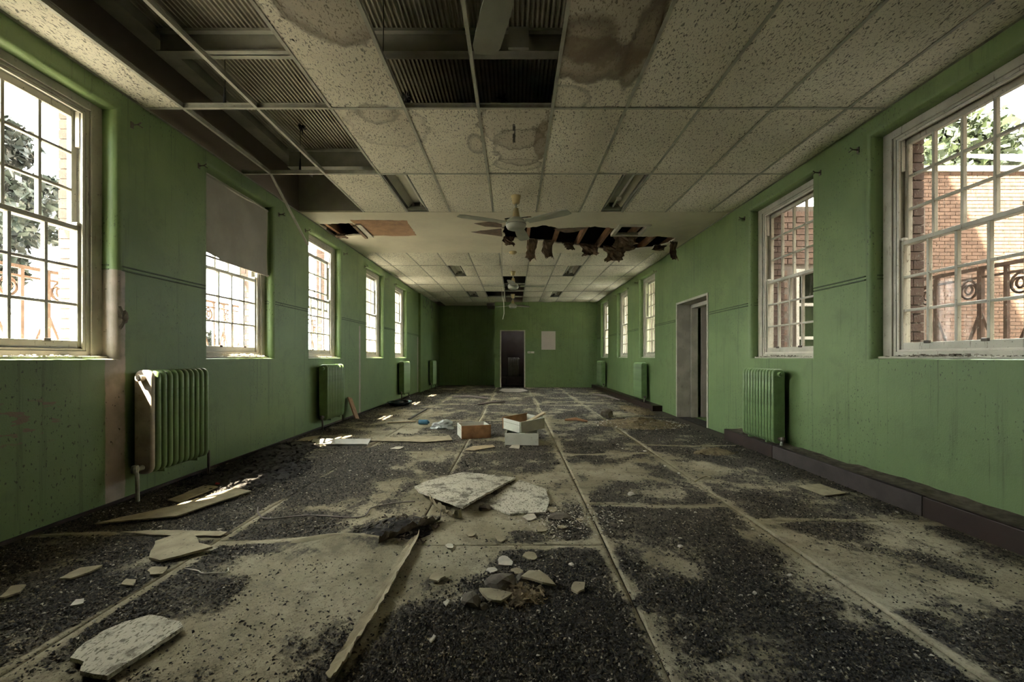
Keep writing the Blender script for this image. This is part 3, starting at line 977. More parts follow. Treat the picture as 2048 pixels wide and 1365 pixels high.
MISSING = {(1, 5, 1), (1, 5, 2), (1, 5, 4), (1, 5, 5), (1, 6, 0), (1, 6, 1), (1, 6, 2), (1, 7, 0), (1, 7, 1),
           (2, 2, 5), (2, 3, 5), (2, 4, 5), (2, 5, 5), (2, 4, 4), (1, 4, 1), (1, 4, 4)}
LIGHTS = {(1, 7, 3): -1, (1, 7, 7): 1, (2, 1, 3): -1, (2, 1, 7): 1, (2, 4, 3): -1, (2, 4, 7): 1}
WET = {(1, 5, 3), (1, 6, 3), (1, 6, 4), (1, 6, 5), (1, 5, 6), (1, 4, 6)}
rt = random.Random(5)
for sec, rows in ((1, S1), (2, S2)):
    for r_ in range(len(rows) - 1):
        for c_ in range(11):
            k = (sec, r_, c_)
            if k in MISSING:
                continue
            x0, x1, y0, y1 = XG[c_], XG[c_ + 1], rows[r_], rows[r_ + 1]
            if k in LIGHTS:
                xm = (x0 + x1) / 2
                if LIGHTS[k] < 0: x0 = xm + 0.005
                else: x1 = xm - 0.005
            v = rt.choice((0, 0, 1, 1, 2)) if sec == 1 else rt.choice((1, 1, 2, 2, 3))
            if (sec, r_) == (1, 7): v = max(v, 1)
            w, l = x1 - x0 - 0.006, y1 - y0 - 0.006
            place('ceiling_tile', tile_mesh(w, l, v, k in WET), ceiling, ((x0 + x1) / 2, (y0 + y1) / 2, HC + 0.003),
                  (R(rt.uniform(-.25, .25)), R(rt.uniform(-.35, .35)), 0))
for c_ in range(1, 5):   # alcove row
    x0, x1 = XG[c_], min(XG[c_ + 1], PX0)
    if x1 - x0 < 0.05: continue
    place('ceiling_tile', tile_mesh(x1 - x0 - .006, YA - YF - .01, 1, False), ceiling, ((x0 + x1) / 2, (YF + YA) / 2, HC + 0.003))

# tees
def tee_mesh(l):
    mb = MB()
    mb.box(-0.0125, 0.0125, 0, l, -0.003, 0)
    mb.box(-0.0015, 0.0015, 0, l, 0, 0.035)
    mb.box(-0.005, 0.005, 0, l, 0.032, 0.042)
    return mb.mesh('grid_tee', M_TEE)


for sec, (ya, yb) in ((1, (YB, 5.75)), (2, (8.0, YF))):
    full = tee_mesh(yb - ya)
    for i in range(1, 11):
        me = full
        if sec == 1 and i == 1:
            me = tee_mesh(4.55 - ya)
        place('grid_tee', me, ceiling, (XG[i], ya, HC))
    rows = (S1 if sec == 1 else S2)
    cm = {}
    for r_ in range(1, len(rows) - 1):
        for c_ in range(11):
            w = XG[c_ + 1] - XG[c_]
            if round(w, 3) not in cm: cm[round(w, 3)] = tee_mesh(w - 0.004)
            place('grid_tee', cm[round(w, 3)], ceiling, (XG[c_] + 0.002, rows[r_], HC - 0.0006), (0, 0, R(-90)))
# wall angles at the ceiling edge
for X, s in ((XL, 1), (XR, -1)):
    for ya, yb in ((YB, 5.75), (5.75, 8.0), (8.0, YF)):
        mb = MB().box(min(X, X + s * 0.022), max(X, X + s * 0.022), ya, yb, HC - 0.004, HC - 0.001)
        mb.build('edge_angle', M_TEE, ceiling)

# roof void
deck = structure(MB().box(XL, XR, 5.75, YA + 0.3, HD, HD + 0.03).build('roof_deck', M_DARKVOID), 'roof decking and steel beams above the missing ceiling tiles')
mb = MB()
pitch = 0.038
npts = int((XR - (XL + 0.2)) / (pitch / 4))
prof = []
for i in range(npts + 1):
    ph = i % 4
    prof.append((XL + 0.2 + i * pitch / 4, HD - (0.0, 0.0, 0.016, 0.016)[ph]))
vv = [(x, YB, z) for x, z in prof] + [(x, 5.75, z) for x, z in prof]
mb.add(vv, [(i, i + 1, npts + 2 + i, npts + 1 + i) for i in range(npts)])
mb.build('corrugated_sheet', M_DECK, deck)
MB().box(XL, XR, YB, 5.8, HD + 0.005, HD + 0.03).build('deck_backing', M_DARKVOID, deck)


def ibeam_x(y, d, x0, x1, name='steel_beam'):
    mb = MB()
    w = 0.09
    mb.box(x0, x1, y, y + w, HD - d, HD - d + 0.010)
    mb.box(x0, x1, y, y + w, HD - 0.040, HD - 0.018)
    mb.box(x0, x1, y + w / 2 - 0.006, y + w / 2 + 0.006, HD - d, HD - 0.02)
    return mb.build(name, M_STEEL, deck)


ibeam_x(3.23, 0.20, XL + 0.2, XR)
ibeam_x(1.30, 0.20, XL + 0.2, XR)
ibeam_x(5.10, 0.24, XL + 0.2, XR)
MB().box(XL, XL + 0.2, YB, 5.75, HD - 0.05, HD - 0.002).box(XL + 0.185, XL + 0.2, YB, 5.75, HD - 0.09, HD - 0.05).build('edge_channel', M_STEEL, deck)
MB().box(-0.045, 0.115, 3.205, 3.23, HD - 0.19, HD - 0.03).build('splice_plate', M_STEEL, deck)
structure(MB().box(XL, XR, 5.75, 5.78, HC + 0.024, HD).build('trim_1', M_BULK), 'plaster bulkhead above the ceiling band')
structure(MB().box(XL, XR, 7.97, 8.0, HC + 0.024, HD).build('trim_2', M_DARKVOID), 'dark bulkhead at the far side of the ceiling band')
for x in (-2.9, -2.5, -2.1, 0.24, 0.72, 1.15, 1.56, 1.98, 2.4, 2.8):
    MB().box(x - 0.024, x + 0.024, 5.79, 7.96, HC + 0.026, HC + 0.14).build('ceiling_joist', M_JOIST, ceiling)
# batten nailed beside the left hole
a, b = ceil_at(708, 449), ceil_at(733, 474)
MB().bar((a.x, a.y, HC - 0.02), (b.x, b.y, HC - 0.02), 0.045, 0.03).build('edge_batten', M_LATH, ceiling)
a, b = ceil_at(716, 447), ceil_at(743, 473)
MB().bar((a.x, a.y, HC - 0.016), (b.x, b.y, HC - 0.016), 0.07, 0.02).build('edge_batten', M_WHITE, ceiling)
# hatch frame
mb = MB()
for (xa, xb, ya, yb) in ((1.60, 2.10, 6.28, 6.34), (1.60, 2.10, 6.78, 6.84), (1.60, 1.66, 6.34, 6.78), (2.04, 2.10, 6.34, 6.78)):
    mb.box(xa, xb, ya, yb, HC - 0.022, HC + 0.03)
tag(mb.build('vent_hatch_frame', M_WHITE, bevel=0.004), 'white square vent frame set in the torn plaster ceiling', 'vent frame')

# torn scraps hanging from the far edge of the hole
def scrap(name, top_px0, top_px1, top_y, drop_px, label, mat, seed, cat='plaster scrap'):
    """ragged sheet hanging down: top edge on the ceiling, dropping towards the floor"""
    rr = random.Random(seed)
    c0, c1 = ceil_at(top_px0, top_y), ceil_at(top_px1, top_y)
    W_ = (c1 - c0).length
    L_ = drop_px * c0.y / F_PX
    nx, nz = 8, 8
    th = 0.008
    front = []
    for j in range(nz + 1):
        t = j / nz
        for i in range(nx + 1):
            u = i / nx - 0.5
            edge = 1.0 - 0.45 * rr.random() * (.3 + t) if abs(u) > 0.3 else 1
            lx = u * W_ * edge + 0.02 * math.sin(t * 5 + seed)
            drop = t * L_ * (1 - (0.4 * rr.random() if j == nz else 0)) * (1 - 0.18 * abs(u) * math.sin(seed + i))
            front.append((lx, 0.05 * math.sin(t * 2.2 + seed) + 0.012 * rr.uniform(-1, 1), 0.012 - drop))
    n = len(front)
    back = [(x, y + th, z) for x, y, z in front]
    f = []
    for j in range(nz):
        for i in range(nx):
            a = j * (nx + 1) + i
            f.append((a, a + 1, a + nx + 2, a + nx + 1)); f.append((n + a, n + a + nx + 1, n + a + nx + 2, n + a + 1))
    rim = [i for i in range(nx + 1)] + [(j + 1) * (nx + 1) + nx for j in range(nz)] + [nz * (nx + 1) + i for i in range(nx - 1, -1, -1)] + [j * (nx + 1) for j in range(nz - 1, 0, -1)]
    f += [(rim[k], rim[(k + 1) % len(rim)], n + rim[(k + 1) % len(rim)], n + rim[k]) for k in range(len(rim))]
    o = MB().add(front + back, f).build(name, mat, loc=((c0.x + c1.x) / 2, c0.y, HC))
    return tag(o, label, cat, 'torn scraps hanging from the ceiling hole')


scrap('hanging_plaster_scrap', 1052, 1074, 478, 48, 'narrow brown plaster scrap hanging below the fan, nearest the hanging cable', M_LATH, 1)
scrap('hanging_plaster_scrap', 1084, 1108, 480, 42, 'wider square brown scrap hanging second from the fan', M_LATH, 2)
scrap('hanging_plaster_scrap', 1128, 1150, 486, 18, 'short torn scrap hanging in the middle of the ceiling hole edge', M_LATH, 3)
scrap('hanging_plaster_scrap', 1160, 1198, 490, 24, 'pointed brown flap hanging mid hole between square scraps', M_LATH, 4)
scrap('hanging_plaster_scrap', 1206, 1252, 494, 32, 'broad dark square slab dangling below the vent frame', M_LATH, 5)
scrap('hanging_plaster_scrap', 1224, 1276, 472, 34, 'large fibrous brown slab sagging directly under the vent frame', M_LATH, 6)
scrap('hanging_plaster_scrap', 1306, 1334, 490, 14, 'small grey scrap hanging at the right end of the ceiling hole', M_LATH, 7)
scrap('hanging_plaster_scrap', 1340, 1356, 482, 44, 'single brown strip hanging beside the right wall', M_LATH, 8)
scrap('hanging_plaster_scrap', 1006, 1030, 474, 22, 'ragged brown flap hanging under the fan blade at hole edge', M_LATH, 9)
scrap('hanging_plaster_scrap', 672, 696, 470, 10, 'ragged dark shred hanging at the small hole by the left wall', M_LATH, 10)

# hanging wires and the dark tape lumps on them
def lump(mb, c, r, seed):
    rr = random.Random(seed)
    for k in range(16):
        t, p = rr.uniform(0, 6.28), rr.uniform(-1.2, 1.2)
        e = Vector((math.cos(t) * math.cos(p), math.sin(t) * math.cos(p), math.sin(p))) * r * rr.uniform(.6, 1.5)
        mid = Vector(c) + e * 0.6 + Vector((rr.uniform(-1, 1), rr.uniform(-1, 1), rr.uniform(-1, 1))) * r * 0.3
        mb.tube([c, mid, Vector(c) + e], [r * .3, r * .2, r * .04], 5)


for x, y, zb, lab in ((-2.35, 3.35, HC + 0.04, 'thin black suspension wire with frayed tape above the left grid gap'),
                      (-2.36, 4.55, HC + 0.04, 'thin black suspension wire further back above the left grid gap'),
                      (-0.889, 2.80, HC + 0.04, 'thin black suspension wire above the stained near tile')):
    t = empty('suspension_wire', (x, y, zb), label=lab, cat='wire', group='wires holding up the ceiling grid')
    MB().tube([(0, 0, 0), (0.004, 0, 0.2), (0, 0, HD - zb - 0.01)], 0.003, 6).build('wire', M_BLACK, t)
    mb = MB(); lump(mb, (0, 0, HD - zb - 0.06), 0.05, int(y * 10)); mb.build('tape_lump', M_BLACK, t)
    if y > 3:
        MB().tube([(0, 0, 0.0), (0.002, 0, 0.13)], [0.014, 0.006], 6).build('hook', M_BLACK, t)
for x, y in ((-1.05, 4.05), (-0.11, 4.05)):
    mb = MB(); lump(mb, (0, 0, 0), 0.05, int(x * 100))
    tag(mb.build('tape_lump', M_BLACK, loc=(x, y, HD - 0.05)), 'frayed black lump stuck under the decking, %s one behind the open ceiling cells' % ('left' if x < -0.5 else 'right'), 'tape')

# broken tee dangling
mb = MB()
a, b = Vector((XG[1], 4.56, HC)), Vector((-2.75, 5.5, 2.6))
mb.bar(a, b, 0.025, 0.004)
mb.bar(a + Vector((0, 0, .02)), b + Vector((0, 0, .02)), 0.004, 0.036)
tag(mb.build('dangling_grid_tee', M_TEE), 'broken metal ceiling tee dangling down beside the left wall', 'ceiling tee')

# light fittings
def light(k):
    sec, r_, c_ = k
    rows = S1 if sec == 1 else S2
    side = LIGHTS[k]
    xm = (XG[c_] + XG[c_ + 1]) / 2
    x0, x1 = (XG[c_] + 0.014, xm) if side < 0 else (xm, XG[c_ + 1] - 0.014)
    y0, y1 = rows[r_] + 0.014, rows[r_ + 1] - 0.014
    w, l = x1 - x0, y1 - y0
    where = {(1, 7): 'beside the nearest complete ceiling fan', (2, 1): 'in the first rows of the far bay', (2, 4): 'near the end wall'}[(sec, r_)]
    t = empty('ceiling_light', (x0 + w / 2, y0 + l / 2, HC), label='recessed troffer light %s, %s side, %s' % (where, 'left' if side < 0 else 'right', 'tube missing' if side < 0 else 'tube still fitted'), cat='light', group='recessed ceiling lights')
    mb = MB()
    a, b = w / 2, l / 2
    mb.box(-a, -a + .012, -b, b, 0, .12).box(a - .012, a, -b, b, 0, .12).box(-a, a, -b, -b + .012, 0, .12).box(-a, a, b - .012, b, 0, .12).box(-a, a, -b, b, .12, .13)
    mb.build('housing', M_LIGHTBOX, t)
    mb = MB()
    q = a - .03
    mb.add([(-q, -b + .02, .03), (-q * .45, -b + .02, .10), (q * .45, -b + .02, .10), (q, -b + .02, .03), (-q, b - .08, .03), (-q * .45, b - .08, .10), (q * .45, b - .08, .10), (q, b - .08, .03)],
           [(0, 1, 5, 4), (1, 2, 6, 5), (2, 3, 7, 6)])
    mb.build('reflector', M_REFLECT, t)
    for s in (-1, 1):
        MB().box(-q * .5 - .012, -q * .5 + .012, s * (b - .05) - .015, s * (b - .05) + .015, .04, .10).build('lampholder', M_WHITE, t)
        MB().box(q * .5 - .012, q * .5 + .012, s * (b - .05) - .015, s * (b - .05) + .015, .04, .10).build('lampholder', M_WHITE, t)
    if side > 0:
        MB().tube([(0, -b + .06, .045), (0, b - .06, .045)], .014, 10).build('tube', M_TUBE, t, smooth=True)
        MB().lathe([(.0, .05), (.03, .045), (.036, .02), (.02, .0), (.0, -.004)], 14, (0, b * .3, 0)).build('starter_knob', M_WHITE, t, smooth=True)
    MB().box(-a + .012, a - .012, b - .08, b - .014, .015, .05).build('end_plate', M_LIGHTBOX, t)


for k in LIGHTS:
    light(k)

# ------------------------------------------------------------------ ceiling fans
def fan(x, y, angles, label, droop=0.0, dark=False, R_=0.74):
    t = empty('ceiling_fan', (x, y, HC), label=label, cat='fan', group='ceiling fans along the middle of the hall')
    MB().lathe([(.0, .02), (.062, .02), (.066, .0), (.052, -.055), (.046, -.105), (.03, -.115), (.0, -.115)], 20).build('canopy', M_FANC, t, smooth=True)
    MB().tube([(0, 0, -.10), (0, 0, -.30)], .012, 10).build('rod', M_FANW, t, smooth=True)
    MB().lathe([(.0, -.17), (.03, -.17), (.05, -.28), (.055, -.30), (.0, -.30)], 20).build('lower_canopy', M_FANC, t, smooth=True)
    m = MB().lathe([(.0, -.29), (.07, -.29), (.11, -.32), (.125, -.35), (.125, -.395), (.11, -.42), (.08, -.432), (.0, -.436)], 28).build('motor', M_FANW, t, smooth=True)
    MB().lathe([(.1265, -.378), (.1285, -.374), (.1285, -.368), (.1265, -.364)], 28).build('motor_band', M_LIGHTBOX, m, smooth=True)
    for i, a in enumerate(angles):
        dr = droop if not isinstance(droop, (list, tuple)) else droop[i]
        nx, ny = 2, 10
        verts, faces = [], []
        for lay in (0, 1):
            for j in range(ny + 1):
                s = j / ny
                r = 0.17 + (R_ - 0.17) * s
                w = 0.055 + 0.020 * min(1, s * 2) - (0.02 * max(0, s - .9) * 10)
                for i2 in range(nx + 1):
                    q = i2 - 1
                    verts.append((r, q * w, -.355 - q * 0.006 - dr * s * s - 0.007 * lay))
        n = (nx + 1) * (ny + 1)
        for j in range(ny):
            for i2 in range(nx):
                b = j * (nx + 1) + i2
                faces.append((b, b + 1, b + nx + 2, b + nx + 1)); faces.append((n + b, n + b + nx + 1, n + b + nx + 2, n + b + 1))
        rim = [i2 for i2 in range(nx + 1)] + [(j + 1) * (nx + 1) + nx for j in range(ny)] + [ny * (nx + 1) + i2 for i2 in range(nx - 1, -1, -1)] + [j * (nx + 1) for j in range(ny - 1, 0, -1)]
        faces += [(rim[k], rim[(k + 1) % len(rim)], n + rim[(k + 1) % len(rim)], n + rim[k]) for k in range(len(rim))]
        bl = MB().add(verts, faces).build('blade', M_FANDARK if dark and i < 2 else M_FANW, t, rot=(0, 0, R(a)))
        MB().bar((.09, 0, -.35), (.24, 0, -.356), .035, .008).build('blade_bracket', M_FANW, bl)
    return t


fan(0.03, 1.55, (105, 225, 345), 'nearest ceiling fan, only one pale blade in view at the top')
fan(0.025, 5.14, (80, 203, 325), 'white three-bladed ceiling fan hanging before the torn plaster ceiling')
fan(-0.02, 9.65, (3, 182, 265), 'smaller looking white ceiling fan beyond the torn plaster, below missing tiles')
fan(-0.04, 13.35, (208, 332, 150, 28), 'farthest ceiling fan with dark drooping blades by the end wall', (.06, .06, 0, 0), True, 0.62)
o = MB().lathe([(.0, .01), (.07, .01), (.075, -.02), (.05, -.045), (.0, -.055)], 18).build('ceiling_rose', M_FANC, loc=(-.02, 7.9, HC), smooth=True)
tag(o, 'small round brass-coloured ceiling rose on the plaster edge', 'ceiling rose')
# dangling cables
t = empty('hanging_cable', (-0.20, 6.95, HC), label='thin white cable dangling from the torn ceiling beside the fan', cat='cable')
MB().tube([(0, 0, 0.02), (-.005, .02, -.3), (.004, .0, -.62), (0, .01, -.70)], .004, 6).build('upper_length', M_CABLEW, t)
t2 = empty('hanging_strip', (-0.36, 12.0, HC), label='pale cable strip hanging crooked in front of the far fan', cat='cable')
MB().tube([(0, 0, 0), (.01, 0, -.25), (.06, .02, -.42), (.07, .02, -.75), (.03, 0, -.92)], .009, 6).build('strip', M_CABLEW, t2)
MB().tube([(.09, 0, 0), (.08, 0, -.25), (.06, .02, -.42)], .007, 6).build('side_strip', M_CABLEW, t2)

# ------------------------------------------------------------------ windows
def make_window():
    t = empty('window_1')
    hw = WIN_W / 2
    mb = MB()
    for s in (-1, 1):
        a, b = sorted((s * hw, s * (hw - .08)))
        mb.box(.10, .235, a, b, 0, WIN_H)
        a, b = sorted((s * (hw - .08), s * (hw - .105)))
        mb.box(.112, .235, a, b, 0, WIN_H)
    mb.box(.10, .235, -hw + .08, hw - .08, WIN_H - .062, WIN_H)
    mb.box(.112, .235, -hw + .105, hw - .105, WIN_H - .085, WIN_H - .062)
    mb.box(.108, .235, -hw + .105, hw - .105, 0, .055)
    f = mb.build('frame', M_CREAM, t, bevel=.004)
    mb = MB()
    for s in (-1, 1):
        a, b = sorted((s * (hw - .105), s * (hw - .125)))
        mb.box(.118, .134, a, b, .055, WIN_H - .085)
    mb.box(.118, .134, -hw + .125, hw - .125, WIN_H - .105, WIN_H - .085)
    mb.box(.118, .134, -hw + .125, hw - .125, .055, .072)
    mb.build('staff_bead', M_WHITE, t, bevel=.003)
    MB().box(.052, .108, -hw + .004, hw - .004, .0, .018).build('sill_board', M_CREAM, t, bevel=.005)
    iw = hw - .108
    pane = None
    for nm, x0, z0, z1, br, tr in (('lower_sash', .136, .058, .955, .07, .034), ('upper_sash', .178, .925, WIN_H - .088, .034, .05)):
        mb = MB()
        x1 = x0 + .036
        st = .036
        for s in (-1, 1):
            a, b = sorted((s * iw, s * (iw - st)))
            mb.box(x0, x1, a, b, z0, z1)
        mb.box(x0, x1, -iw + st, iw - st, z0, z0 + br)
        mb.box(x0, x1, -iw + st, iw - st, z1 - tr, z1)
        ya, yb, za, zb = -iw + st, iw - st, z0 + br, z1 - tr
        g = .020
        cw, rh = (yb - ya - 3 * g) / 4, (zb - za - 2 * g) / 3
        for i in range(1, 4):
            y = ya + i * cw + (i - 1) * g
            mb.box(x0 + .004, x1 - .002, y, y + g, za, zb)
        for j in range(1, 3):
            z = za + j * rh + (j - 1) * g
            for i in range(4):
                y = ya + i * (cw + g)
                mb.box(x0 + .004, x1 - .002, y, y + cw, z, z + g)
        sash = mb.build(nm, M_CREAM, t, bevel=.003)
        pm = MB().box(-.0015, .0015, -cw / 2 - .003, cw / 2 + .003, -rh / 2 - .003, rh / 2 + .003).mesh('pane', M_GLASS)
        for i in range(4):
            for j in range(3):
                place('pane', pm, sash, (x0 + .022, ya + i * (cw + g) + cw / 2, za + j * (rh + g) + rh / 2))
        if nm == 'lower_sash':
            for s in (-1, 1):
                MB().box(x0 - .004, x1 + .002, s * (iw - .02) - .022, s * (iw - .02) + .022, z1, z1 + .028).build('sash_horn', M_WHITE, sash, bevel=.008)
                MB().box(x0 - .016, x0 + .002, s * iw * .45 - .022, s * iw * .45 + .022, z0 + br - .01, z0 + br + .012).build('sash_lift', M_PIPE, sash, bevel=.004)
    for s in (-1, 1):
        a, b = sorted((s * (iw + .001), s * (iw - .022)))
        MB().box(.138, .170, a, b, 1.53, WIN_H - .09).build('stop_block', M_WHITE, t, bevel=.003)
    return t


wproto = make_window()
wn = 0
wlabels = ['near left sash window with a bare brick edge outside', 'left sash window half covered by a grey blind', 'third left sash window with its top sash slipped down', 'fourth left sash window, glowing white',
           'farthest left sash window before the alcove', 'near right sash window with iron railings behind', 'second right sash window above the radiator', 'right sash window just past the doorway',
           'right sash window, second past the doorway', 'farthest right sash window by the end wall']
windows = []
for side, X, lst, rz in ((-1, XL, LEFT_WIN, math.pi), (1, XR, RIGHT_WIN, 0.0)):
    for c in lst:
        w = wproto if wn == 0 else copy_tree(wproto)
        w.name = 'window_%d' % (wn + 1)
        w.location = (X, c, SILL)
        w.rotation_euler = (0, 0, rz)
        structure(w, wlabels[wn])
        windows.append(w)
        wn += 1
for ch in windows[2].children:      # slipped top sash
    if ch.name.startswith('upper_sash'):
        ch.location.z = -0.15

# outer brick jambs beyond the far side of the windows that show them
bm_ = MB().box(0, WT - .245, -.03, .012, 0, .065).mesh('brick', M_BRICK_DIMMED)
bm2 = MB().box(0, (WT - .25) / 2, -.03, .012, 0, .065).mesh('brick', M_BRICK_DIMMED)
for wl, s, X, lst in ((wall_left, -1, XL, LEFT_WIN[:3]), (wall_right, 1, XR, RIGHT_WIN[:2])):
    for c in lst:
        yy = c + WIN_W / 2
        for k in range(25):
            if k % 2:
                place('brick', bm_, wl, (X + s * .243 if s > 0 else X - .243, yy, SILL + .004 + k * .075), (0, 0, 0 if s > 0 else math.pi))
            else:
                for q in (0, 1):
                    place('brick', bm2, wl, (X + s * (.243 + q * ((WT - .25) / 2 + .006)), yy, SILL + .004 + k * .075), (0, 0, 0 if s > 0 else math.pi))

# blind in the second left window
t = empty('roller_blind', (XL - 0.075, LEFT_WIN[1], SILL + WIN_H - 0.05), label='sagging grey roller blind half covering the second left window', cat='blind')
nx, nz = 16, 14
hw = WIN_W / 2 - 0.012
verts, faces = [], []
for lay in (0, 1):
    for j in range(nz + 1):
        for i in range(nx + 1):
            u, v = i / nx * 2 - 1, j / nz
            L_ = 0.80 + 0.03 * u - 0.02 * math.sin(u * 3)
            fold = 0.012 * math.sin(u * 2.5 + v * 4) * v + 0.016 * math.exp(-((u * 0.8 + v - 0.4) / 0.12) ** 2)
            sag = 0.02 * (1 - u * u) * (1 - v)
            verts.append((0.012 + fold + 0.003 * lay, u * hw, -v * L_ - sag))
n = (nx + 1) * (nz + 1)
for j in range(nz):
    for i in range(nx):
        b = j * (nx + 1) + i
        faces.append((b, b + 1, b + nx + 2, b + nx + 1)); faces.append((n + b, n + b + nx + 1, n + b + nx + 2, n + b + 1))
MB().add(verts, faces).build('cloth', M_BLIND, t, smooth=True)
MB().tube([(0, -hw - .01, 0), (0, hw + .01, 0)], .018, 10).build('roller', M_BLIND, t, smooth=True)
MB().box(.008, .03, -hw, hw, -.815, -.80).build('hem_bar', M_BLIND, t)

# small heap of crumbs on that sill
def crumbs(name, n, cx, cy, z, rx, ry, label, s=(.006, .02), seed=3, height=.03, mat=None):
    rr = random.Random(seed)
    mb = MB()
    for _ in range(n):
        x, y = rr.gauss(0, .45), rr.gauss(0, .45)
        if abs(x) > 1 or abs(y) > 1: continue
        h = height * max(0, 1 - x * x - y * y) * rr.random()
        q = rr.uniform(*s)
        c = Vector((cx + x * rx, cy + y * ry, z + h + q * .3))
        p = [c + Vector((rr.uniform(-q, q), rr.uniform(-q, q), rr.uniform(-q * .4, q * .4))) for _ in range(4)]
        mb.add(p, [(0, 1, 2), (0, 2, 3), (0, 3, 1), (1, 3, 2)])
    return tag(mb.build(name, mat or M_PALE), label, 'debris', kind='stuff')


crumbs('sill_debris', 420, XL - .045, LEFT_WIN[1] + .05, SILL + .015, .045, .42, 'heap of pale plaster crumbs on the sill below the blind')
crumbs('sill_debris', 160, XL - .045, LEFT_WIN[2], SILL + .012, .04, .45, 'thin scatter of crumbs on the third left sill', (.004, .012), 5, .012)
crumbs('sill_debris', 200, XL - .045, LEFT_WIN[0], SILL + .012, .04, .48, 'crumbled paint along the near left sill', (.004, .012), 6, .012)
crumbs('sill_debris', 240, XR + .045, RIGHT_WIN[0], SILL + .012, .04, .48, 'dark crumbs along the near right sill', (.006, .018), 7, .018, M_DUST)
crumbs('sill_debris', 160, XR + .045, RIGHT_WIN[1], SILL + .012, .04, .48, 'dark crumbs along the second right sill', (.006, .018), 8, .016, M_DUST)

# curtain brackets at the upper corners of the openings
def bracket(x, y, z, s, label):
    mb = MB()
    mb.tube([(0, 0, 0), (s * .05, 0, .004), (s * .075, 0, .02)], .005, 6)
    mb.tube([(s * .05, 0, .004), (s * .07, .02, -.012)], .004, 6)
    mb.box(min(0, s * .006), max(0, s * .006), -.012, .012, -.025, .025)
    tag(mb.build('curtain_bracket', M_PIPE, loc=(x, y, z)), label, 'bracket', 'small iron curtain brackets')


for i, c in enumerate(LEFT_WIN[:5]):
    for e in (-1, 1):
        yy = c + e * (WIN_W / 2 + 0.13)
        if yy > 2.4:
            bracket(XL, yy, HC - .20, 1, 'small iron curtain bracket at the %s top corner of left window %s' % ('near' if e < 0 else 'far', ('one', 'two', 'three', 'four', 'five')[i]))
for i, c in enumerate(RIGHT_WIN[:5]):
    for e in (-1, 1):
        yy = c + e * (WIN_W / 2 + 0.13)
        if yy > 2.5:
            bracket(XR, yy, HC - .20, -1, 'small iron curtain bracket at the %s top corner of right window %s' % ('near' if e < 0 else 'far', ('one', 'two', 'three', 'four', 'five')[i]))

# ------------------------------------------------------------------ doors
t = structure(empty('door_1', (0, YF, 0)), 'white framed open doorway in the end wall')
mb = MB()
fw = .038
mb.box(DX0, DX0 + fw, -.012, .15, 0, DH).box(DX1 - fw, DX1, -.012, .15, 0, DH).box(DX0 + fw, DX1 - fw, -.012, .15, DH - fw, DH)
mb.build('frame', M_WHITE, t, bevel=.003)
t = structure(empty('door_2', (XR, 0, 0)), 'cream framed open doorway in the right wall')
mb = MB()
fw = .04
for a, b in ((DOOR_Y0, DOOR_Y0 + fw), (DOOR_Y1 - fw, DOOR_Y1)):
    mb.box(-.012, .36, a, b, 0, DOOR_H)
mb.box(-.012, .36, DOOR_Y0 + fw, DOOR_Y1 - fw, DOOR_H - fw, DOOR_H)
mb.build('frame', M_CREAM, t, bevel=.004)
mb = MB()
for a, b in ((DOOR_Y0 + fw, DOOR_Y0 + fw + .05), (DOOR_Y1 - fw - .05, DOOR_Y1 - fw)):
    mb.box(.24, .36, a, b, 0, DOOR_H - fw)
mb.box(.24, .36, DOOR_Y0 + fw, DOOR_Y1 - fw, DOOR_H - fw - .07, DOOR_H - fw)
mb.build('inner_stop', M_CREAM, t, bevel=.004)
o = MB().box(.42, 1.25, DOOR_Y1 - .10, DOOR_Y1 - .06, .01, DOOR_H - .08).build('door_leaf', M_LOBBY, t, bevel=.003)
MB().box(1.12, 1.18, DOOR_Y1 - .135, DOOR_Y1 - .10, 1.0, 1.03).build('handle', M_PIPE, o)

# ------------------------------------------------------------------ radiators
def column_mesh(h, d, th):
    """rounded slab in x (depth) and z, thickness along y"""
    r = .055
    pts = []
    for cx, cz, a0 in ((d / 2 - r, h / 2 - r, 0), (-d / 2 + r, h / 2 - r, 90), (-d / 2 + r, -h / 2 + r, 180), (d / 2 - r, -h / 2 + r, 270)):
        for k in range(5):
            t = R(a0 + 90 * k / 4)
            pts.append((cx + r * math.cos(t), cz + r * math.sin(t)))
    n = len(pts)
    rings = []
    for yy, inset in ((-th / 2, .014), (-th / 2 + .004, .005), (-th / 2 + .013, 0), (th / 2 - .013, 0), (th / 2 - .004, .005), (th / 2, .014)):
        rings.append([(x * (1 - 2 * inset / d), yy, z * (1 - 2 * inset / h)) for x, z in pts])
    mb = MB()
    v = [p for rg in rings for p in rg]
    f = [(i * n + k, i * n + (k + 1) % n, (i + 1) * n + (k + 1) % n, (i + 1) * n + k) for i in range(5) for k in range(n)]
    f += [tuple(range(n)), tuple(5 * n + k for k in range(n))]
    return mb.add(v, f)


